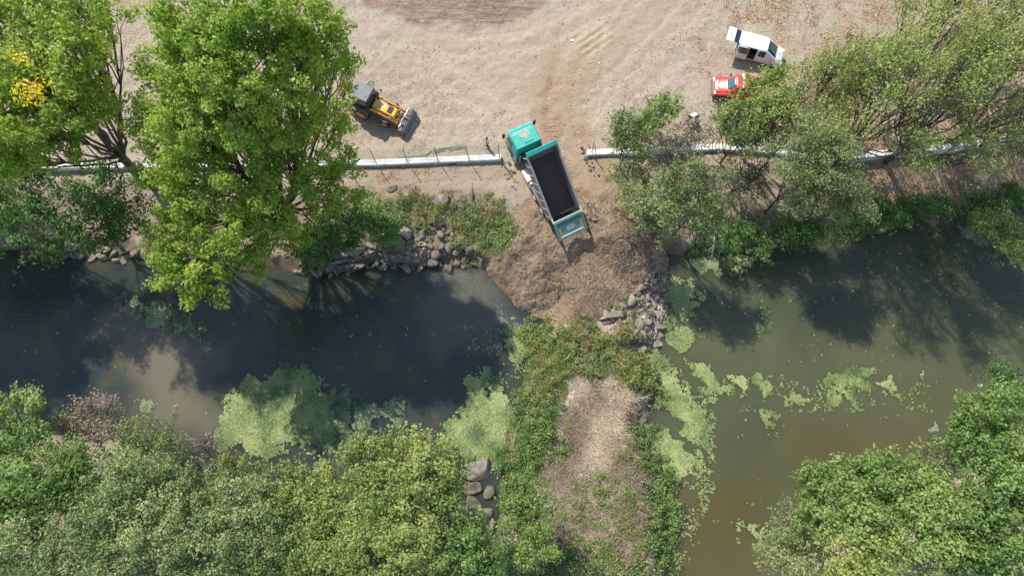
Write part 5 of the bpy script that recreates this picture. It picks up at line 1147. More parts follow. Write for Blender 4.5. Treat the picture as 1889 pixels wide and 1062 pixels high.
# dusty stain, gear behind the cab
gb = MB(); gb.box((5.75, .62, 1.55), (.24, .5, .9)); gb.box((5.72, -.6, 1.5), (.3, .6, .7)); gb.cyl((5.72, -.95, 1.2), (5.72, -.95, 2.5), .09); gb.box((5.62, 0, 1.4), (.12, 1.9, .1))
gb.build('air_filter_frame', M['blackm'], truck, bevel=.02)
MB().tube([(5.6 + .0, .28 * math.cos(a * .5), 1.75 + .28 * math.sin(a * .5)) for a in range(13)], .03).build('hose', M['dgrey'], truck)
MB().tube([(5.65, 1.0, 1.1), (5.65, 1.02, 1.9), (5.7, .9, 2.1)], .05).build('exhaust_pipe', M['silver'], truck)
MB().cyl((5.15, 0, 1.0), (4.95, 0, 2.4), .13).cyl((4.95, 0, 2.4), (4.8, 0, 3.35), .10).cyl((4.8, 0, 3.35), (4.55, 0, 4.1), .075).build('hoist_ram', M['silver'], truck)
# bed, modelled flat about its hinge (x forward, z up) and turned as one
BA = R(34); L = 4.95; bw = 1.27; fh = 1.38
m, t, p = nodes('dust patch on the roof'); n1 = noise(t, 5, 5, t.nodes.new('ShaderNodeTexCoord').outputs['Object'], .7); t.links.new(ramp(t, [(.4, (.10, .36, .30)), (.55, (.50, .36, .28))], n1.outputs[0]).outputs[0], p.inputs['Base Color']); p.inputs['Roughness'].default_value = .9
dp = MB(); g_ = np.random.default_rng(3); V = [(7.0 + .42 * math.cos(a_ * .262) * g_.uniform(.7, 1.1), -.02 + .5 * math.sin(a_ * .262) * g_.uniform(.7, 1.1), 3.003) for a_ in range(24)]
dp.add(V + [(a, b, c - .004) for a, b, c in V], [tuple(range(24)), tuple(range(24, 48))] + [(k, (k + 1) % 24, (k + 1) % 24 + 24, k + 24) for k in range(24)]); dp.build('dust_patch', m, cab)
bed = empty('bed', (0, 0, 1.15)); bed.parent = truck; bed.rotation_euler = (0, -BA, 0)
MB().box((L / 2, 0, .03), (L, 2 * bw - .12, .06)).build('bed_floor', M['bedin'], bed)
for s in (1, -1):
    MB().prism([(0, -.08), (L + .02, -.08), (L + .86, fh), (.0, fh - .05)], s * (bw - .05), s * bw).build('side_wall', M['bedwall'], bed)
    MB().box((L / 2 + .42, s * (bw + .012), fh - .02), (L + .84, .17, .10)).build('side_rail', M['bedside'], bed, bevel=.015)
    rb = MB()
    for k in range(8): rb.box((.35 + k * .73, s * (bw + .035), fh / 2 - .05), (.09, .07, fh - .12))
    rb.box((L / 2, s * (bw + .03), .0), (L, .06, .16)); rb.box((L / 2, s * (bw + .003), fh / 2), (L - .02, .012, fh - .15)); rb.build('side_rib', M['bedside'], bed, bevel=.008)
MB().prism([(L, .0), (L + .06, -.05), (L + .94, fh + .16), (L + .88, fh + .18)], -bw, bw).build('front_wall', M['bedwall'], bed)
MB().box((L + .90, 0, fh + .20), (.34, 2 * bw + .14, .05)).box((L + .75, 0, fh + .15), (.04, 2 * bw + .14, .08)).box((L + 1.06, 0, fh + .12), (.04, 2 * bw + .14, .18)).build('canopy', M['teal'], bed, bevel=.012)
for y in (-.95, -.3, .3, .95): MB().prism([(L + .06, 0), (L + .14, 0), (L + 1.0, fh + .1), (L + .94, fh + .1)], y - .04, y + .04).build('front_rib', M['teal'], bed)
for y in (-.45, .45): MB().box((L / 2, y, -.10), (L, .12, .18)).build('bed_beam', M['blackm'], bed)
for s in (1, -1): MB().prism([(-.05, fh - .22), (.35, fh - .12), (.35, fh + .06), (-.12, fh + .12)], s * (bw - .03), s * (bw + .05)).build('hinge_arm', M['offwhite'], bed)
MB().box((-.03, 0, fh + .05), (.07, 2 * bw, .07)).build('hinge_bar', M['offwhite'], bed, bevel=.01)
# tailgate hanging from the top hinge, pushed outwards. local: origin at hinge, panel extends along -z, outer face towards -x
gate = empty('tailgate', (-.10, 0, fh + .02)); gate.parent = bed; gate.rotation_euler = (0, BA + R(47), 0)
GH = 1.62; gw = bw + .03
def gp(x0, x1, z0, z1, y0, y1): return ((x0 + x1) / 2, (y0 + y1) / 2, (z0 + z1) / 2), (x1 - x0, y1 - y0, z1 - z0)
gf = MB(); gf.box(*gp(-.04, .04, -GH, 0, -gw, gw)); gate_p = gf.build('gate_panel', M['gteal'], gate)
fr = MB()
fr.box(*gp(-.12, -.04, -.16, 0, -gw, gw)); fr.box(*gp(-.12, -.04, -GH, -GH + .18, -gw, gw))
for s in (1, -1): fr.box(*gp(-.12, -.04, -GH + .18, -.16, *(sorted((s * gw, s * (gw - .2))))))
fr.build('gate_frame', M['gteal'], gate, bevel=.02)
MB().box(*gp(-.075, -.04, -.46, -.19, -gw + .24, gw - .24)).build('dark_band', M['dteal'], gate)
MB().box(*gp(-.11, -.04, -GH + .19, -GH + .25, -gw + .26, gw - .22)).build('white_strip', M['offwhite'], gate)
for s in (1, -1): MB().box(*gp(-.09, -.04, -GH + .30, -.62, *(sorted((s * (gw - .26), s * (gw - .42)))))).build('reflector', M['amber'], gate, bevel=.01)
ov = MB(); n = 32; V = [(-.055, .40 * math.cos(2 * math.pi * k / n), -.88 + .25 * math.sin(2 * math.pi * k / n)) for k in range(n)]
ov.add([(-.04, y, z) for _, y, z in V] + V, [tuple(range(n, 2 * n))] + [(k, (k + 1) % n, (k + 1) % n + n, k + n) for k in range(n)]); emb = ov.build('emblem', M['offwhite'], gate)
sw = MB(); gl = []
for (cy, cz, r0, a0, a1) in ((.13, -.86, .12, 40, 300), (-.07, -.88, .11, -130, 130), (-.17, -.90, .10, 60, 280)):
    sw.tube([(-.062, cy + r0 * math.cos(R(a)), cz + r0 * .9 * math.sin(R(a))) for a in range(a0, a1 + 1, 20)], .014, 5)
sw.tube([(-.062, .34 * math.cos(R(a)), -.88 + .205 * math.sin(R(a))) for a in range(0, 361, 15)], .007, 4); sw.build('emblem_letters', M['dgrey'], emb)
for s in (1, -1): MB().box(*gp(-.16, .02, -GH - .05, -GH + .08, *(sorted((s * (gw + .02), s * (gw - .12)))))).build('latch', M['dteal'], gate, bevel=.02)
MB().box((-.2, 0, .75), (.08, 2.2, .14)).build('rear_bumper', M['blackm'], truck, bevel=.02)
for s in (1, -1): MB().box((-.22, s * .85, .58), (.06, .35, .14)).build('tail_light', M['red'], truck, bevel=.01)
# a last slab of earth still lying in the bed
g_ = np.random.default_rng(5); X, Y = np.meshgrid(np.linspace(.02, .8, 30), np.linspace(-bw + .1, bw - .1, 40)); hz_ = .02 + .30 * np.clip(1 - X / .7, 0, 1) * .6 * (.3 + fbm(X * 3 + 9, Y * 2 + 9, 221))
nx = 30; ii = np.arange(29 * 39); b_ = ii // 29 * 30 + ii % 29
me_ = np_mesh('earth_load', np.stack([X.ravel(), Y.ravel(), (hz_ + .045).ravel()], 1), np.stack([b_, b_ + 1, b_ + 31, b_ + 30], 1), 4, True)
lo = mobj('earth_residue', me_, M['bedin']); lo.matrix_world = Matrix.Translation((tp[0], tp[1], 0)) @ Matrix.Rotation(TH, 4, 'Z') @ Matrix.Translation((0, 0, 1.15)) @ Matrix.Rotation(-BA, 4, 'Y')
tag(lo, 'thin layer of earth left at the tail end of the raised truck bed', 'earth')

# ---------------------------------------------------------------- backhoe loader
q = at(718, 212, .5); LH = R(-24)
ld_ = empty('backhoe_loader', (q[0], q[1], 0), LH, label='yellow backhoe loader with dark cab and front bucket, parked half under the broad poplar', cat='backhoe loader')
MB().box((-1.0, 0, .75), (3.4, .62, .45)).cyl((0, -.8, .5), (0, .8, .5), .09).cyl((-2.15, -.8, .72), (-2.15, .8, .72), .13).build('chassis', M['blackm'], ld_, bevel=.02)
hd = MB().prism([(-1.25, .95), (.78, .95), (.86, 1.15), (.80, 1.42), (-.2, 1.62), (-1.25, 1.72)], -.42, .42).build('hood', M['yellow'], ld_, bevel=.05)
MB().box((.30, 0, 1.545), (.42, .62, .03), Matrix.Rotation(R(11), 3, 'Y')).build('radiator_grille', M['blackm'], hd, bevel=.01)
bd = MB().plate([(-1.0, -.04, 1.706), (-.18, -.04, 1.622), (-.18, .36, 1.622), (-1.0, .36, 1.706)], .012).build('badge', M['offwhite'], hd)
tm = text_mesh('JCB', .36, .004, .008); o = mobj('badge_letters', tm, M['red'], bd); o.location = (-.59, .16, 1.683); o.rotation_euler = (0, R(5.8), 0)
for s in (1, -1):
    MB().prism([(-1.35, 1.45), (-1.25, 1.75), (-.9, 1.78), (.4, 1.45), (1.25, 1.02), (1.45, .75), (1.35, .62), (1.15, .78), (.3, 1.2), (-1.0, 1.5)], s * .60, s * .74).build('loader_arm', M['orange'], ld_, bevel=.02)
    MB().cyl((-.9, s * .52, 1.1), (.55, s * .52, 1.25), .055, n=12).cyl((-.4, s * .52, 1.15), (.9, s * .52, 1.1), .035, n=10).build('lift_ram', M['silver'], ld_)
    MB().tube([(-.6, s * .5, 1.9), (.5, s * .5, 1.62), (1.2, s * .55, 1.3)], .04, 8).build('tilt_link', M['orange'], ld_)
    MB().prism([(-.45, .98), (-.35, 1.10), (.35, 1.10), (.48, .95), (.42, .92), (.30, 1.04), (-.30, 1.04), (-.38, .95)], s * .68, s * 1.06).build('front_mudguard', M['greyroof'], ld_, bevel=.01)
    wheel(ld_, 'front_wheel', 0, s * 1.08, .50, .50, .36, 'orange', s, R(4)); wheel(ld_, 'rear_wheel', -2.15, s * 1.16, .74, .74, .46, 'orange', s)
    MB().prism([(-3.0, 1.25), (-2.8, 1.55), (-1.6, 1.55), (-1.35, 1.2), (-1.45, 1.15), (-1.68, 1.48), (-2.75, 1.48), (-2.9, 1.2)], s * .70, s * 1.18).build('rear_mudguard', M['dgrey'], ld_, bevel=.02)
MB().cyl((1.05, -.6, .95), (1.05, .6, .95), .09, n=14).build('arm_cross_tube', M['orange'], ld_)
MB().cyl((.62, .05, 1.15), (.95, .05, 1.05), .15, .16, 14).build('hydraulic_block', M['orange'], ld_)
# front bucket: curved shell with side plates, teeth and folded forks
prof = [(1.35, .30), (1.32, .75), (1.45, 1.02), (1.62, 1.10)]; bk_ = MB()
sh = [(2.10, .10), (1.75, .06), (1.50, .16), (1.38, .40), (1.40, .70), (1.55, .92), (1.72, .98)]
inn = [(x_ + (.035 if i > 1 else 0), z_ + (.03 if i < 3 else -.02)) for i, (x_, z_) in enumerate(sh)]
bk_.prism(sh + inn[::-1], -1.15, 1.15)
for s in (1, -1): bk_.prism([(2.10, .10), (1.75, .06), (1.50, .16), (1.38, .40), (1.40, .70), (1.55, .92), (1.78, .98), (1.95, .70)], s * 1.13, s * 1.17)
bkt = bk_.build('bucket', M['gunmetal'], ld_, bevel=.012)
jaw = MB().prism([(1.72, .98), (1.98, .86), (2.12, .55), (2.16, .20), (2.12, .20), (2.05, .52), (1.93, .80), (1.70, .93)], -1.14, 1.14)
jaw.build('bucket_jaw', M['gunmetal'], bkt, bevel=.012)
for k in range(8): MB().prism([(2.05, .06), (2.32, .03), (2.05, .14)], -1.08 + k * .3, -.98 + k * .3).build('tooth', M['silver'], bkt)
for y in (-.55, .1): 
    MB().box((1.62, y, 1.14), (.55, .10, .05)).box((1.36, y, 1.0), (.06, .10, .45)).build('fork', M['gunmetal'], bkt, bevel=.01)
MB().cyl((1.50, -1.0, 1.08), (1.50, 1.0, 1.08), .045, n=10).cyl((1.62, -.8, 1.14), (1.45, -.2, 1.2), .05, n=8).cyl((1.62, .5, 1.12), (1.48, -.1, 1.18), .04, n=8).build('bucket_ram', M['silver'], bkt)
# cab
cbm = MB()
for x, y in ((-1.32, .78), (-1.32, -.78), (-2.95, .80), (-2.95, -.80), (-2.15, .84), (-2.15, -.84)): cbm.tube([(x, y, 1.05), (x + (.12 if x > -2 else -.02) * (-1 if x > -2 else 1), y * .93, 2.72)], .05, 8)
cbm.box((-2.1, 0, 1.15), (1.7, 1.6, .5)); cbm.box((-2.3, 0, 1.45), (.5, .5, .5)); cbm.build('cab_frame', M['blackm'], ld_)
MB().box((-2.15, 0, 2.78), (1.72, 1.58, .14), top=.92).build('cab_roof', M['greyroof'], ld_, bevel=.05)
MB().cyl((-1.62, -.3, 2.84), (-1.62, -.3, 2.90), .05, n=12).build('beacon', M['blackm'], ld_)
for q4 in ([(-1.30, -.74, 1.45), (-1.30, .74, 1.45), (-1.42, .70, 2.68), (-1.42, -.70, 2.68)], [(-2.97, .74, 1.45), (-2.97, -.74, 1.45), (-2.95, -.70, 2.68), (-2.95, .70, 2.68)],
          [(-2.9, -.83, 1.3), (-2.2, -.86, 1.3), (-2.2, -.78, 2.68), (-2.9, -.76, 2.68)], [(-2.1, -.86, 1.3), (-1.36, -.82, 1.3), (-1.46, -.74, 2.68), (-2.1, -.78, 2.68)]):
    MB().plate(q4, .01).build('window', M['glass'], ld_)
wf = MB(); Q = [Vector(p) for p in ((-1.55, .80, 2.60), (-2.2, .82, 2.60), (-2.12, 1.38, 2.45), (-1.70, 1.42, 2.42))]
wf.tube(Q + [Q[0]], .022, 7); wo = wf.build('open_window', M['blackm'], ld_); MB().plate([Q[1], Q[0], Q[3], Q[2]], .008).build('pane', M['clear'], wo)
MB().tube([(-1.36, .80, 2.4), (-1.1, 1.05, 2.3), (-1.05, 1.1, 2.05)], .02, 7).box((-1.05, 1.12, 2.0), (.04, .22, .3)).build('mirror', M['blackm'], ld_)
MB().tube([(-1.36, -.80, 2.4), (-1.1, -1.05, 2.3), (-1.05, -1.1, 2.05)], .02, 7).box((-1.05, -1.12, 2.0), (.04, .22, .3)).build('mirror', M['blackm'], ld_)
MB().box((-3.25, 0, .85), (.35, 1.9, .5)).build('rear_frame', M['blackm'], ld_, bevel=.03)
for s in (1, -1): MB().tube([(-3.35, s * .9, .8), (-3.4, s * 1.0, .1)], .09, 8).box((-3.4, s * 1.0, .06), (.4, .3, .06)).build('stabiliser', M['orange'], ld_)
MB().prism([(-3.4, .8), (-3.3, 1.1), (-3.75, 2.7), (-4.05, 3.0), (-4.2, 2.85), (-3.95, 2.4), (-3.6, 1.0)], -.16, .16).build('boom', M['orange'], ld_, bevel=.03)
MB().prism([(-4.15, 3.0), (-4.0, 2.8), (-4.5, 1.1), (-4.7, 1.15)], -.12, .12).build('dipper', M['orange'], ld_, bevel=.02)
MB().prism([(-4.65, 1.2), (-4.45, 1.1), (-4.3, .6), (-4.55, .35), (-4.9, .4), (-4.85, .48), (-4.55, .5), (-4.42, .7)], -.3, .3).build('rear_bucket', M['gunmetal'], ld_, bevel=.02)

# ---------------------------------------------------------------- cars
def carring(x, zb, hw, zbelt, tw, zt):
    h = [(hw * .90, zb), (hw * .985, zb + .12), (hw, (zb + zbelt) * .5), (hw * .985, zbelt - .03), (hw * .965, zbelt), (tw + .02, zt - .09), (tw - .05, zt - .025), (tw - .16, zt), (tw * .45, zt + .018)]
    return [Vector((x, y, z)) for y, z in h] + [Vector((x, -y, z)) for y, z in reversed(h)]
def patch(rings, xs_, i, j, fx0, fx1, k0, k1, fk0, fk1, off, n=5):
    """glass lying on the lofted shell between rings i..j and ring points k0..k1"""
    def pt(s, r):
        a = i + (j - i) * s; a0 = min(int(a), len(rings) - 2); fa = a - a0; P0 = rings[a0][k0].lerp(rings[a0 + 1][k0], fa); P1 = rings[a0][k1].lerp(rings[a0 + 1][k1], fa); return P0.lerp(P1, r)
    V = []; F = []; m_ = 4
    for a in range(n + 1):
        for b in range(m_ + 1):
            V.append(pt(fx0 + (fx1 - fx0) * a / n, fk0 + (fk1 - fk0) * b / m_))
    nn = (V[(m_ + 1) * n] - V[0]).cross(V[m_] - V[0]).normalized(); c = sum(V, Vector()) / len(V)
    if nn.dot(c - Vector((c.x * .9, 0, .8))) < 0: nn = -nn
    V = [p + nn * off for p in V]
    for a in range(n):
        for b in range(m_): F.append((a * (m_ + 1) + b, a * (m_ + 1) + b + 1, (a + 1) * (m_ + 1) + b + 1, (a + 1) * (m_ + 1) + b))
    return MB().add(V, F), nn
def glassp(name, mat, parent, *a):
    mb, nn = patch(*a); o = mb.build(name, mat, parent, smooth=True); s = o.modifiers.new('thick', 'SOLIDIFY'); s.thickness = .01; s.offset = 0; return o

q = at(1402, 92, .9); VH = R(-17.5)
van = empty('van', (q[0], q[1], 0), VH, label='white van with its tailgate lifted and side door slid open', cat='van')
st_ = [(-2.06, .42, .80, 1.02, .70, 1.66), (-2.02, .30, .86, 1.08, .72, 1.78), (-1.2, .26, .90, 1.08, .75, 1.86), (-.3, .26, .90, 1.06, .75, 1.87), (.30, .26, .90, 1.04, .72, 1.84), (.46, .26, .90, 1.03, .70, 1.79), (1.42, .26, .89, .99, .76, 1.12), (1.50, .26, .88, .96, .77, 1.07), (1.9, .26, .84, .84, .68, .96), (2.10, .28, .76, .72, .60, .80), (2.17, .34, .66, .58, .55, .64)]
rg = [carring(*s) for s in st_]
# the shell leaves out the sliding door opening on its right side
mb = MB(); n = len(rg[0]); V = [p for r in rg for p in r]; F = []
for i in range(len(rg) - 1):
    for k in range(n):
        kk = (k + 1) % n
        if i == 2 and k in (n - 2 - 1 - 0, n - 2, n - 3, n - 4, n - 5, n - 6): continue
        F.append((i * n + k, i * n + kk, (i + 1) * n + kk, (i + 1) * n + k))
F.append(tuple((len(rg) - 1) * n + k for k in range(n)))
mb.add(V, F); body = mb.build('body', M['white'], van, smooth=True); 
m_ = body.modifiers.new('edge', 'EDGE_SPLIT'); m_.split_angle = R(38)
s_ = body.modifiers.new('skin', 'SOLIDIFY'); s_.thickness = .03; s_.offset = -1
MB().box((-.6, .0, .42), (2.8, 1.6, .05)).box((-1.0, .1, .75), (.5, 1.1, .5)).box((.1, 0, .75), (.5, 1.3, .55)).box((.05, 0, 1.15), (.14, 1.2, .6)).box((-1.2, .1, 1.1), (.12, 1.1, .5)).build('seats', M['blackm'], van, bevel=.04)
glassp('windscreen', M['glass'], body, rg, None, 5, 6, .03, .97, 7, n - 8, .0, 1.0, .022)
for s in (0, 1):
    a, b = (4, 5) if s == 0 else (n - 5, n - 6)
    glassp('side_window', M['glass'], body, rg, None, 3, 5, .12, .98, a, b, .08, .95, .012)
    glassp('rear_side_window', M['glass'], body, rg, None, 1, 2, .12, .85, a, b, .08, .92, .012)
    if s == 0: glassp('middle_side_window', M['glass'], body, rg, None, 2, 3, .08, .95, a, b, .08, .95, .012)
    y = .90 if s == 0 else -.90
    MB().box((1.05, y * 1.10, 1.10), (.12, .20, .16)).build('mirror', M['dgrey'], body, bevel=.03)
    wheel(van, 'wheel', 1.32, y * .985, .31, .31, .2, 'silver', 1 if y > 0 else -1); wheel(van, 'wheel', -1.35, y * .985, .31, .31, .2, 'silver', 1 if y > 0 else -1)
    MB().box((2.04, y * .74, .74), (.16, .26, .14)).build('headlight', M['lens'], body, bevel=.04)
MB().box((2.12, 0, .40), (.12, 1.45, .22)).build('bumper', M['dgrey'], body, bevel=.04)
# the slid door rides outside the rear quarter
sdm = MB().box((-1.42, -.965, .66), (.86, .05, .72)); sdm.tube([(-1.84, -.955, 1.0), (-1.80, -.82, 1.72), (-1.05, -.82, 1.74), (-1.0, -.955, 1.0)], .025, 6)
sdo = sdm.build('sliding_door', M['white'], van, bevel=.015); MB().plate([(-1.80, -.962, 1.06), (-1.03, -.962, 1.06), (-1.08, -.845, 1.68), (-1.76, -.845, 1.68)], -.012).build('window', M['glass'], sdo)
MB().box((-.75, -.905, 1.03), (.9, .02, .03)).build('door_rail', M['dgrey'], body)
# tailgate up
tg_ = empty('tailgate', (-2.02, 0, 1.84)); tg_.parent = van; tg_.rotation_euler = (0, R(8), 0)
MB().box((-.26, 0, 0), (.52, 1.30, .04)).build('gate_window', M['glass'], tg_, bevel=.015)
MB().box((-.03, 0, .03), (.08, 1.34, .05)).box((-.86, 0, -.05), (.70, 1.42, .07), Matrix.Rotation(R(-6), 3, 'Y')).build('gate_panel', M['white'], tg_, bevel=.03)
MB().box((-.92, .0, -.005), (.10, .48, .02), Matrix.Rotation(R(-6), 3, 'Y')).build('plate_recess', M['silver'], tg_)
for s in (1, -1): MB().cyl((-.35, s * .62, -.03), (.25, s * .66, -.5), .012, n=8).build('gas_strut', M['blackm'], tg_)
star = MB()
for k in range(3): star.box((1.72, 0, 1.035), (.16, .025, .012), Matrix.Rotation(R(60 * k), 3, 'Z'))
star.build('bonnet_mark', M['dgrey'], body)

q = at(1368, 163, .7); PH = R(177)
pk = empty('pickup_truck', (q[0], q[1], 0), PH, label='red pickup with a white disc on the bonnet, half hidden under a tree', cat='pickup')
st_ = [(-.55, .45, .86, 1.08, .64, 1.62), (-.50, .40, .88, 1.08, .66, 1.72), (-.1, .36, .90, 1.08, .68, 1.76), (.62, .36, .90, 1.06, .66, 1.74), (.74, .36, .90, 1.05, .64, 1.70), (1.32, .36, .90, 1.02, .72, 1.14), (1.40, .36, .90, 1.0, .74, 1.09), (2.15, .38, .87, .96, .72, 1.03), (2.42, .42, .82, .86, .66, .90), (2.50, .46, .74, .72, .6, .76)]
rp = [carring(*s) for s in st_]; mb = loft(MB(), rp); pb = mb.build('body', M['red'], pk, smooth=True); m_ = pb.modifiers.new('edge', 'EDGE_SPLIT'); m_.split_angle = R(38)
n = len(rp[0])
glassp('windscreen', M['wglass'], pb, rp, None, 4, 5, .03, .97, 7, n - 8, .0, 1.0, .022)
glassp('rear_window', M['glass'], pb, rp, None, 0, 1, .1, .9, 6, n - 7, .1, .9, .02)
for s in (0, 1):
    a, b = (4, 5) if s == 0 else (n - 5, n - 6); y = .9 if s == 0 else -.9
    glassp('side_window', M['glass'], pb, rp, None, 1, 4, .1, .95, a, b, .08, .95, .012)
    MB().box((1.02, y * 1.12, 1.14), (.12, .2, .18)).build('mirror', M['blackm'], pb, bevel=.03)
    wheel(pk, 'wheel', 1.55, y * 1.0, .37, .37, .24, 'silver', 1 if y > 0 else -1); wheel(pk, 'wheel', -1.55, y * 1.0, .37, .37, .24, 'silver', 1 if y > 0 else -1)
    MB().box((2.40, y * .72, .84), (.14, .28, .15)).build('headlight', M['lens'], pb, bevel=.03)
    MB().box((2.2, y * 1.0, .62), (.5, .05, .08)).build('wheel_arch', M['blackm'], pb)
lb_ = MB(); lb_.box((-1.56, .86, .78), (1.96, .07, .62)).box((-1.56, -.86, .78), (1.96, .07, .62)).box((-1.56, 0, .52), (1.96, 1.66, .06)).box((-2.53, 0, .78), (.07, 1.78, .62)).build('load_bed', M['red'], pk, bevel=.015)
MB().box((2.54, 0, .52), (.16, 1.6, .24)).build('bumper', M['dgrey'], pk, bevel=.05)
MB().box((2.51, 0, .80), (.04, 1.0, .2)).build('grille', M['silver'], pk)
disc = MB(); nn_ = 28; V = [(1.78 + .30 * math.cos(2 * math.pi * k / nn_), .02 + .30 * math.sin(2 * math.pi * k / nn_)) for k in range(nn_)]
def hoodz(x_): return 1.09 + (x_ - 1.40) * (1.03 - 1.09) / .75 + .018
disc.add([(a, b, hoodz(a) + .006) for a, b in V] + [(a, b, hoodz(a) + .016) for a, b in V], [tuple(range(nn_, 2 * nn_))] + [(k, (k + 1) % nn_, (k + 1) % nn_ + nn_, k + nn_) for k in range(nn_)]); disc.build('white_disc', M['white'], pb)
MB().box((2.17, 0, hoodz(2.17) + .012), (.03, 1.1, .008)).box((2.33, 0, .965), (.09, .75, .012), Matrix.Rotation(R(28), 3, 'Y')).build('bonnet_stripe', M['white'], pb)
MB().box((.15, .40, 1.86), (.24, .55, .11)).box((.15, -.40, 1.86), (.24, .55, .11)).build('light_bar_cover', M['white'], pb, bevel=.03)
MB().box((.15, 0, 1.83), (.2, .3, .08)).build('light_bar', M['dgrey'], pb, bevel=.02)

# ---------------------------------------------------------------- people
def skinned(name, verts, edges, radii, mat, parent, sub=2, loc=None, rz=0):
    me_ = bpy.data.meshes.new(name); me_.from_pydata([tuple(v) for v in verts], edges, []); o = mobj(name, me_, mat, parent, loc, rz)
    sk = o.modifiers.new('skin', 'SKIN'); sk.use_smooth_shade = True
    me_.skin_vertices.new() if not me_.skin_vertices else None
    for v, r in zip(me_.skin_vertices[0].data, radii): v.radius = (r, r) if not isinstance(r, tuple) else r
    me_.skin_vertices[0].data[0].use_root = True
    ss = o.modifiers.new('sub', 'SUBSURF'); ss.levels = sub; ss.render_levels = sub; return o
def person(label, loc, rz, J, shirt, trouser, group=None, bare_head=True):
    """J: joint name -> (x, y, z), x forward. Body one skin mesh; clothes and hair are children"""
    e = empty('person', loc, rz, label=label, cat='person')
    v = []; ed = []; rd = []
    def add(p, r, par=None):
        v.append(Vector(p)); rd.append(r)
        if par is not None: ed.append((par, len(v) - 1))
        return len(v) - 1
    pel = add(J['pelvis'], .13); sp = add(J['waist'], .115, pel); chst = add(J['chest'], (.15, .12), sp); nk = add(J['neck'], .06, chst); hd_ = add(J['head'], .095, nk); add(J['crown'], .075, hd_)
    hp = Vector(J['head']); fdir = Vector(J['face']).normalized()
    hands = []
    for s in 'lr':
        sh_ = add(J['shoulder' + s], .068, chst); el = add(J['elbow' + s], .048, sh_); wr = add(J['wrist' + s], .032, el)
        d = (Vector(J['wrist' + s]) - Vector(J['elbow' + s])).normalized(); palm = add(Vector(J['wrist' + s]) + d * .08, .034, wr); hands.append((Vector(J['wrist' + s]) + d * .08, d, 1 if s == 'l' else -1))
        hi_ = add(J['hip' + s], .09, pel); kn = add(J['knee' + s], .062, hi_); an = add(J['ankle' + s], .042, kn); add(Vector(J['ankle' + s]) + Vector(J.get('toe', (.16, 0, -.05))), .038, an)
    body_ = skinned('body', v, ed, rd, M['skin'], e)
    for pp, d, sg in hands:                                   # fingers and thumb
        side = d.cross(Vector((1, 0, .2))).normalized(); fv = []; fe = []; fr_ = []
        mbf = MB()
        for k, ln in enumerate((.075, .085, .08, .062)):
            b0 = pp + side * (.027 - .018 * k) + d * .02; b1 = b0 + d * ln * .55; b2 = b1 + (d + Vector((.5, 0, 0))).normalized() * ln * .5; mbf.tube([b0, b1, b2], [.009, .0085, .007], 6)
        b0 = pp + side * .03 - d * .03; mbf.tube([b0, b0 + (side + d * .6).normalized() * .035, b0 + (side * .6 + d).normalized() * .07], [.011, .010, .008], 6)
        mbf.build('fingers', M['skin'], body_, smooth=True)
    c = hp + fdir * .055; up_ = (Vector(J['crown']) - hp).normalized(); sd_ = fdir.cross(up_)
    MB().tube([c + fdir * .035, c + fdir * .065 - up_ * .03], [.010, .016], 6).build('nose', M['skin'], body_, smooth=True)
    for s in (1, -1): MB().box(c + sd_ * s * .032 + fdir * .030 + up_ * .012, (.018, .018, .012)).build('eye', M['hair'], body_)
    for s in (1, -1): MB().box(hp + sd_ * s * .092, (.03, .02, .05)).build('ear', M['skin'], body_)
    MB().box(c + fdir * .036 - up_ * .055, (.012, .04, .01)).build('mouth', M['shirt' if 0 else 'red'], body_)
    # shirt: torso and sleeves
    v2 = []; e2 = []; r2 = []
    def a2(p, r, par=None):
        v2.append(Vector(p)); r2.append(r)
        if par is not None: e2.append((par, len(v2) - 1))
        return len(v2) - 1
    a = a2(J['pelvis'], (.165, .15)); b = a2(J['waist'], (.155, .14), a); c2 = a2(J['chest'], (.185, .15), b); a2(Vector(J['neck']) * .85 + Vector(J['chest']) * .15, .075, c2)
    for s in 'lr':
        sh_ = a2(J['shoulder' + s], .092, c2); S = Vector(J['shoulder' + s]); E_ = Vector(J['elbow' + s]); a2(S + (E_ - S) * .95, .072, sh_)
    skinned('shirt', v2, e2, r2, M[shirt], e)
    v2.clear(); e2.clear(); r2.clear(); a = a2(Vector(J['pelvis']) - Vector((0, 0, .02)), .15)
    for s in 'lr': h_ = a2(J['hip' + s], .108, a); k_ = a2(J['knee' + s], .082, h_); a2(Vector(J['ankle' + s]) + Vector((0, 0, .05)), .065, k_)
    skinned('trousers', v2, e2, r2, M[trouser], e)
    for s in 'lr':
        A_ = Vector(J['ankle' + s]); MB().box(A_ + Vector((.06, 0, -.045)), (.27, .10, .09), top=.8).build('shoe', M['shoe'], e, bevel=.03)
    hv = MB(); import bmesh
    bm = bmesh.new(); bmesh.ops.create_icosphere(bm, subdivisions=3, radius=.118)
    for v_ in bm.verts: v_.co += -fdir * .018 + up_ * .03
    bmesh.ops.delete(bm, geom=[v_ for v_ in bm.verts if v_.co.dot(fdir) > .045 or v_.co.dot(up_) < -.03], context='VERTS')
    hm = bpy.data.meshes.new('hair'); bm.to_mesh(hm); bm.free(); ho = mobj('hair', hm, M['hair'], e, hp); so = ho.modifiers.new('thick', 'SOLIDIFY'); so.thickness = .012
    return e
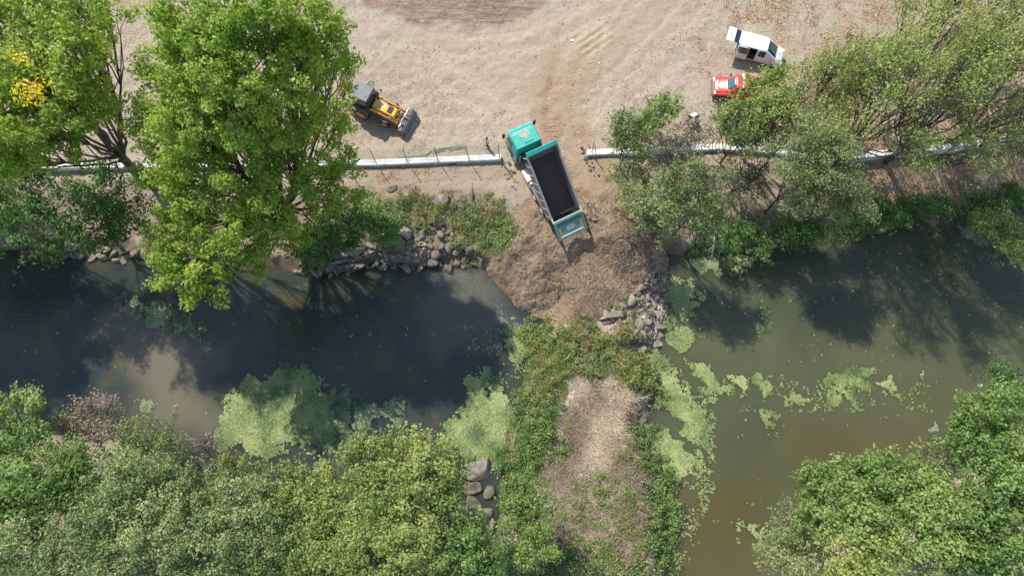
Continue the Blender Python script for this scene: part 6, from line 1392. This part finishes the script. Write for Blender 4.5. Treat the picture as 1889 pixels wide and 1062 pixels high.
STAND = dict(pelvis=(0, 0, .95), waist=(.01, 0, 1.12), chest=(.02, 0, 1.34), neck=(.03, 0, 1.50), head=(.05, 0, 1.62), crown=(.05, 0, 1.72), face=(1, 0, -.1),
    shoulderl=(.02, .19, 1.42), elbowl=(.02, .27, 1.14), wristl=(.16, .24, .92), shoulderr=(.02, -.19, 1.42), elbowr=(.06, -.30, 1.15), wristr=(.25, -.20, 1.02),
    hipl=(0, .10, .90), kneel=(.04, .13, .50), anklel=(.0, .16, .09), hipr=(0, -.10, .90), kneer=(.0, -.14, .50), ankler=(-.08, -.18, .09))
q = gpt(899, 271, 0); person('person in white shirt and dark trousers standing left of the truck', (q[0], q[1], q[2]), R(200), STAND, 'shirt', 'trouser')
BEND = dict(pelvis=(-.10, 0, .82), waist=(.04, 0, .96), chest=(.26, 0, 1.06), neck=(.42, 0, 1.10), head=(.53, 0, 1.10), crown=(.61, 0, 1.14), face=(.6, 0, -.8),
    shoulderl=(.32, .19, 1.06), elbowl=(.42, .22, .80), wristl=(.50, .14, .60), shoulderr=(.32, -.19, 1.06), elbowr=(.42, -.22, .80), wristr=(.52, -.12, .62),
    hipl=(-.10, .10, .80), kneel=(.10, .14, .46), anklel=(-.04, .15, .09), hipr=(-.10, -.10, .80), kneer=(.06, -.14, .46), ankler=(-.14, -.16, .09))
q = gpt(1271, 222, 0); person('person in a white shirt bending over, left one of the two by the thicket', (q[0], q[1], q[2]), R(-25), BEND, 'shirt', 'jeans')
CROUCH = dict(pelvis=(-.12, 0, .42), waist=(-.02, 0, .60), chest=(.12, 0, .80), neck=(.20, 0, .95), head=(.26, 0, 1.05), crown=(.29, 0, 1.14), face=(.8, 0, -.5),
    shoulderl=(.14, .19, .88), elbowl=(.30, .24, .64), wristl=(.50, .14, .56), shoulderr=(.14, -.19, .88), elbowr=(.30, -.24, .64), wristr=(.52, -.12, .50),
    hipl=(-.10, .11, .40), kneel=(.28, .20, .50), anklel=(.06, .18, .09), hipr=(-.10, -.11, .40), kneer=(.26, -.18, .48), ankler=(.02, -.16, .09))
q = gpt(1283, 229, 0); person('dark haired person in a white shirt crouching by the thicket', (q[0], q[1], q[2]), R(160), CROUCH, 'shirt', 'trouser')
print('LEAVES', LEAFN)
